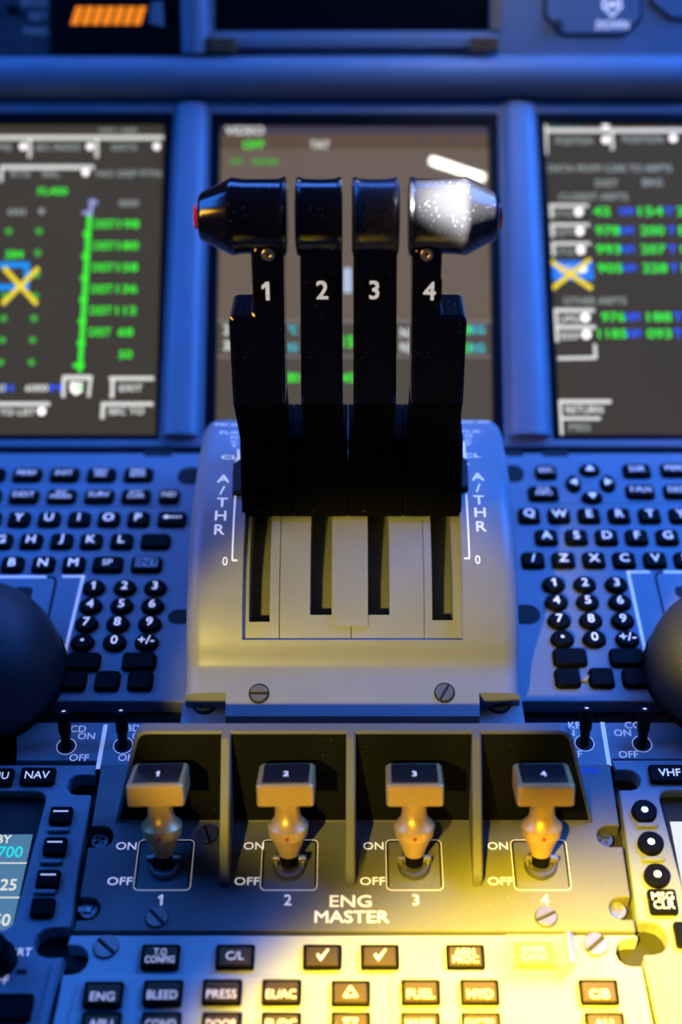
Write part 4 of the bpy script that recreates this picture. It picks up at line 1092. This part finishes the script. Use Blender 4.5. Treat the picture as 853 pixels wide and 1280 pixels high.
for n in (1, 2, 3, 4):
    cx_ = sum(LOWX[n])/2
    o = thing('thrust_lever', lab[n], 'lever', T(cx_, 205, 52), 'thrust levers')
    lo, up_ = LOWX[n], UPX[n]
    ts = arm_t(395)
    if n == 1: poly = round_poly([(lo[0], 0), (lo[1], 0), (up_[1], TTOP), (up_[0], TTOP), (up_[0], ts), (lo[0], ts)], [0, 0, 0, 0, 2.5, 3.5])
    elif n == 4: poly = round_poly([(lo[0], 0), (lo[1], 0), (lo[1], ts), (up_[1], ts), (up_[1], TTOP), (up_[0], TTOP)], [0, 0, 3.5, 2.5, 0, 0])
    else: poly = [(lo[0], 0), (lo[1], 0), (up_[1], TTOP), (up_[0], TTOP)]
    mb = MB(); mb.prism(poly, -24, 0, F, 1.3, bottom=True); part('arm', mb, GLOSS, o, 30)
    # lower arm: recedes under the knee to the foot
    a0, a1 = lo[0]+0.2, lo[1]-0.2; f0, f1 = FOOTX[n]
    b0, b1 = max(a0, f0+1), min(a1, f1-1)
    kf, kb = F(0, 0.6, -0.8), F(0, 0, -24)
    mb = MB(); sec = [[(a0, kf.y, kf.z), (a1, kf.y, kf.z), (a1, kb.y, kb.z), (a0, kb.y, kb.z)], [(b0, 204, 84), (b1, 204, 84), (b1, 224, 84), (b0, 224, 84)], [(b0, 204, 70), (b1, 204, 70), (b1, 224, 70), (b0, 224, 70)]]
    vs = [[mb.bm.verts.new(p) for p in r] for r in sec]
    for p, q in zip(vs, vs[1:]):
        for i in range(4): mb.bm.faces.new((p[i], p[(i+1) % 4], q[(i+1) % 4], q[i]))
    part('lower_arm', mb, FOOTB, o)
    mb = MB(); sp = round_poly([(188.5, 53.5), (206, 88), (234, 88), (240, 53)], [1, 4, 4, 1]); mb.prism(sp, f0, f1, lambda u, v, h: Vector((h, u, v)), .4, bottom=True); part('foot', mb, FOOTB, o)
    s_ = SLOTS[n-1]; xc = (s_[0]+s_[1])/2; wdt = (s_[1]-s_[0])/2-1.0
    mb = MB(); mb.box(xc-wdt, xc+wdt, 200, 228, 44.5, 56); part('blade', mb, FOOTB, o)
    # head: turned about X
    hf = lambda t, p, q: Vector((t, HY+p, HZ+q))
    mb = MB()
    if n in (2, 3):
        l, r = hxp((368, 440)[n-2]), hxp((428, 500.5)[n-2])
        mb.lathe([(l, 14.6), (l+.5, 16.2), (l+1.4, 16.5), (l+2.4, 16.0), (l+4, 15.6), ((l+r)/2, 15.4), (r-4, 15.6), (r-2.4, 16.0), (r-1.4, 16.5), (r-.5, 16.2), (r, 14.6)], hf, 48)
    else:
        sg = -1 if n == 1 else 1
        ii = hxp(357 if n == 1 else 513); bb = hxp(286 if n == 1 else 586); oo = hxp(243 if n == 1 else 627.5)
        L = lambda x: x
        pr = [(ii, 14.6), (ii+sg*.5, 16.2), (ii+sg*1.4, 16.6), (ii+sg*2.4, 16.1), (ii+sg*4, 15.6), (bb-sg*5, 15.5), (bb-sg*2, 15.9), (bb, 16.2), (bb+sg*1.6, 15.5), (oo-sg*2, 10.4), (oo-sg*.6, 9.5), (oo, 8.2)]
        if sg < 0: pr = pr[::-1]
        mb.lathe(pr, hf, 48)
    hd = part('head', mb, HEADB if n > 2 else GLOSS, o, 40)
    # web from the head into the arm
    mb = MB(); x0, x1 = up_[0]+.3, up_[1]-.3
    mb.box(x0, x1, 213, 232, 178, 200, .5); part('neck', mb, GLOSS, o)
    if n in (1, 4):
        mb = MB(); xx = [oo-sg*.2, oo+sg*1.6, oo+sg*2.0]
        pr = [(xx[0], 5.4), (xx[1], 5.2), (xx[2], 4.4)]
        if sg < 0: pr = pr[::-1]
        mb.lathe(pr, hf, 24); part('end_button', mb, RED, o, 40, label='red end button')
        # screwed face plate on the neck
        t1 = arm_t(306)
        m_ = 0.9
        mb = MB(); mb.prism(round_poly([(up_[0]+m_, ts+1), (up_[1]-m_, ts+1), (up_[1]-m_, t1), (up_[0]+m_, t1)], [0, 0, 5, 5]), 0.02, 1.2, F, .45); part('face_plate', mb, GLOSS, o, 30)
        hp, pxs = 1.22, (335.5, 534)[n == 4]
        tS = arm_t(317)
        mb = MB(); xS = armx(pxs, 317)
        mb.prism(circ(xS, tS, 2.7), hp, hp+.7, F, .3, holes=[circ(xS, tS, 0.75, 6)]); part('screw', mb, STEEL, o, 30)
    else: hp = 0.02
    # number tag: raised square plate with the numeral
    tL = arm_t(362); xL = armx((333, 403, 468, 537)[n-1], 362); wL = (10.6, 10.6, 10.6, 10.6)[n-1]
    mb = MB(); mb.prism(rrect(xL, tL, wL, 11.6, 1.3, 3), hp, hp+.35, F, .15); tg = part('number_plate', mb, KEY, o)
    mb = MB(); add_text(mb, str(n), lambda u, v: F(xL+u, tL+v, hp+.42), 8.0, .95, 0.012); part('numeral', mb, WHITE, tg)  # numeral glows to read white; the lever tag has no backlight
    if n in (1, 4):
        pxs = [(291, 620), (303, 620), (303, 577), (291.5, 586)] if n == 1 else [(573, 614), (585.5, 614), (584.5, 582), (573, 571)]
        P_ = [dq(*p) for p in pxs]
        mb = MB(); mb.prism(P_, 0.15, 3.2, dome, .5, bottom=True); part('index_tab', mb, RUBBER, o)
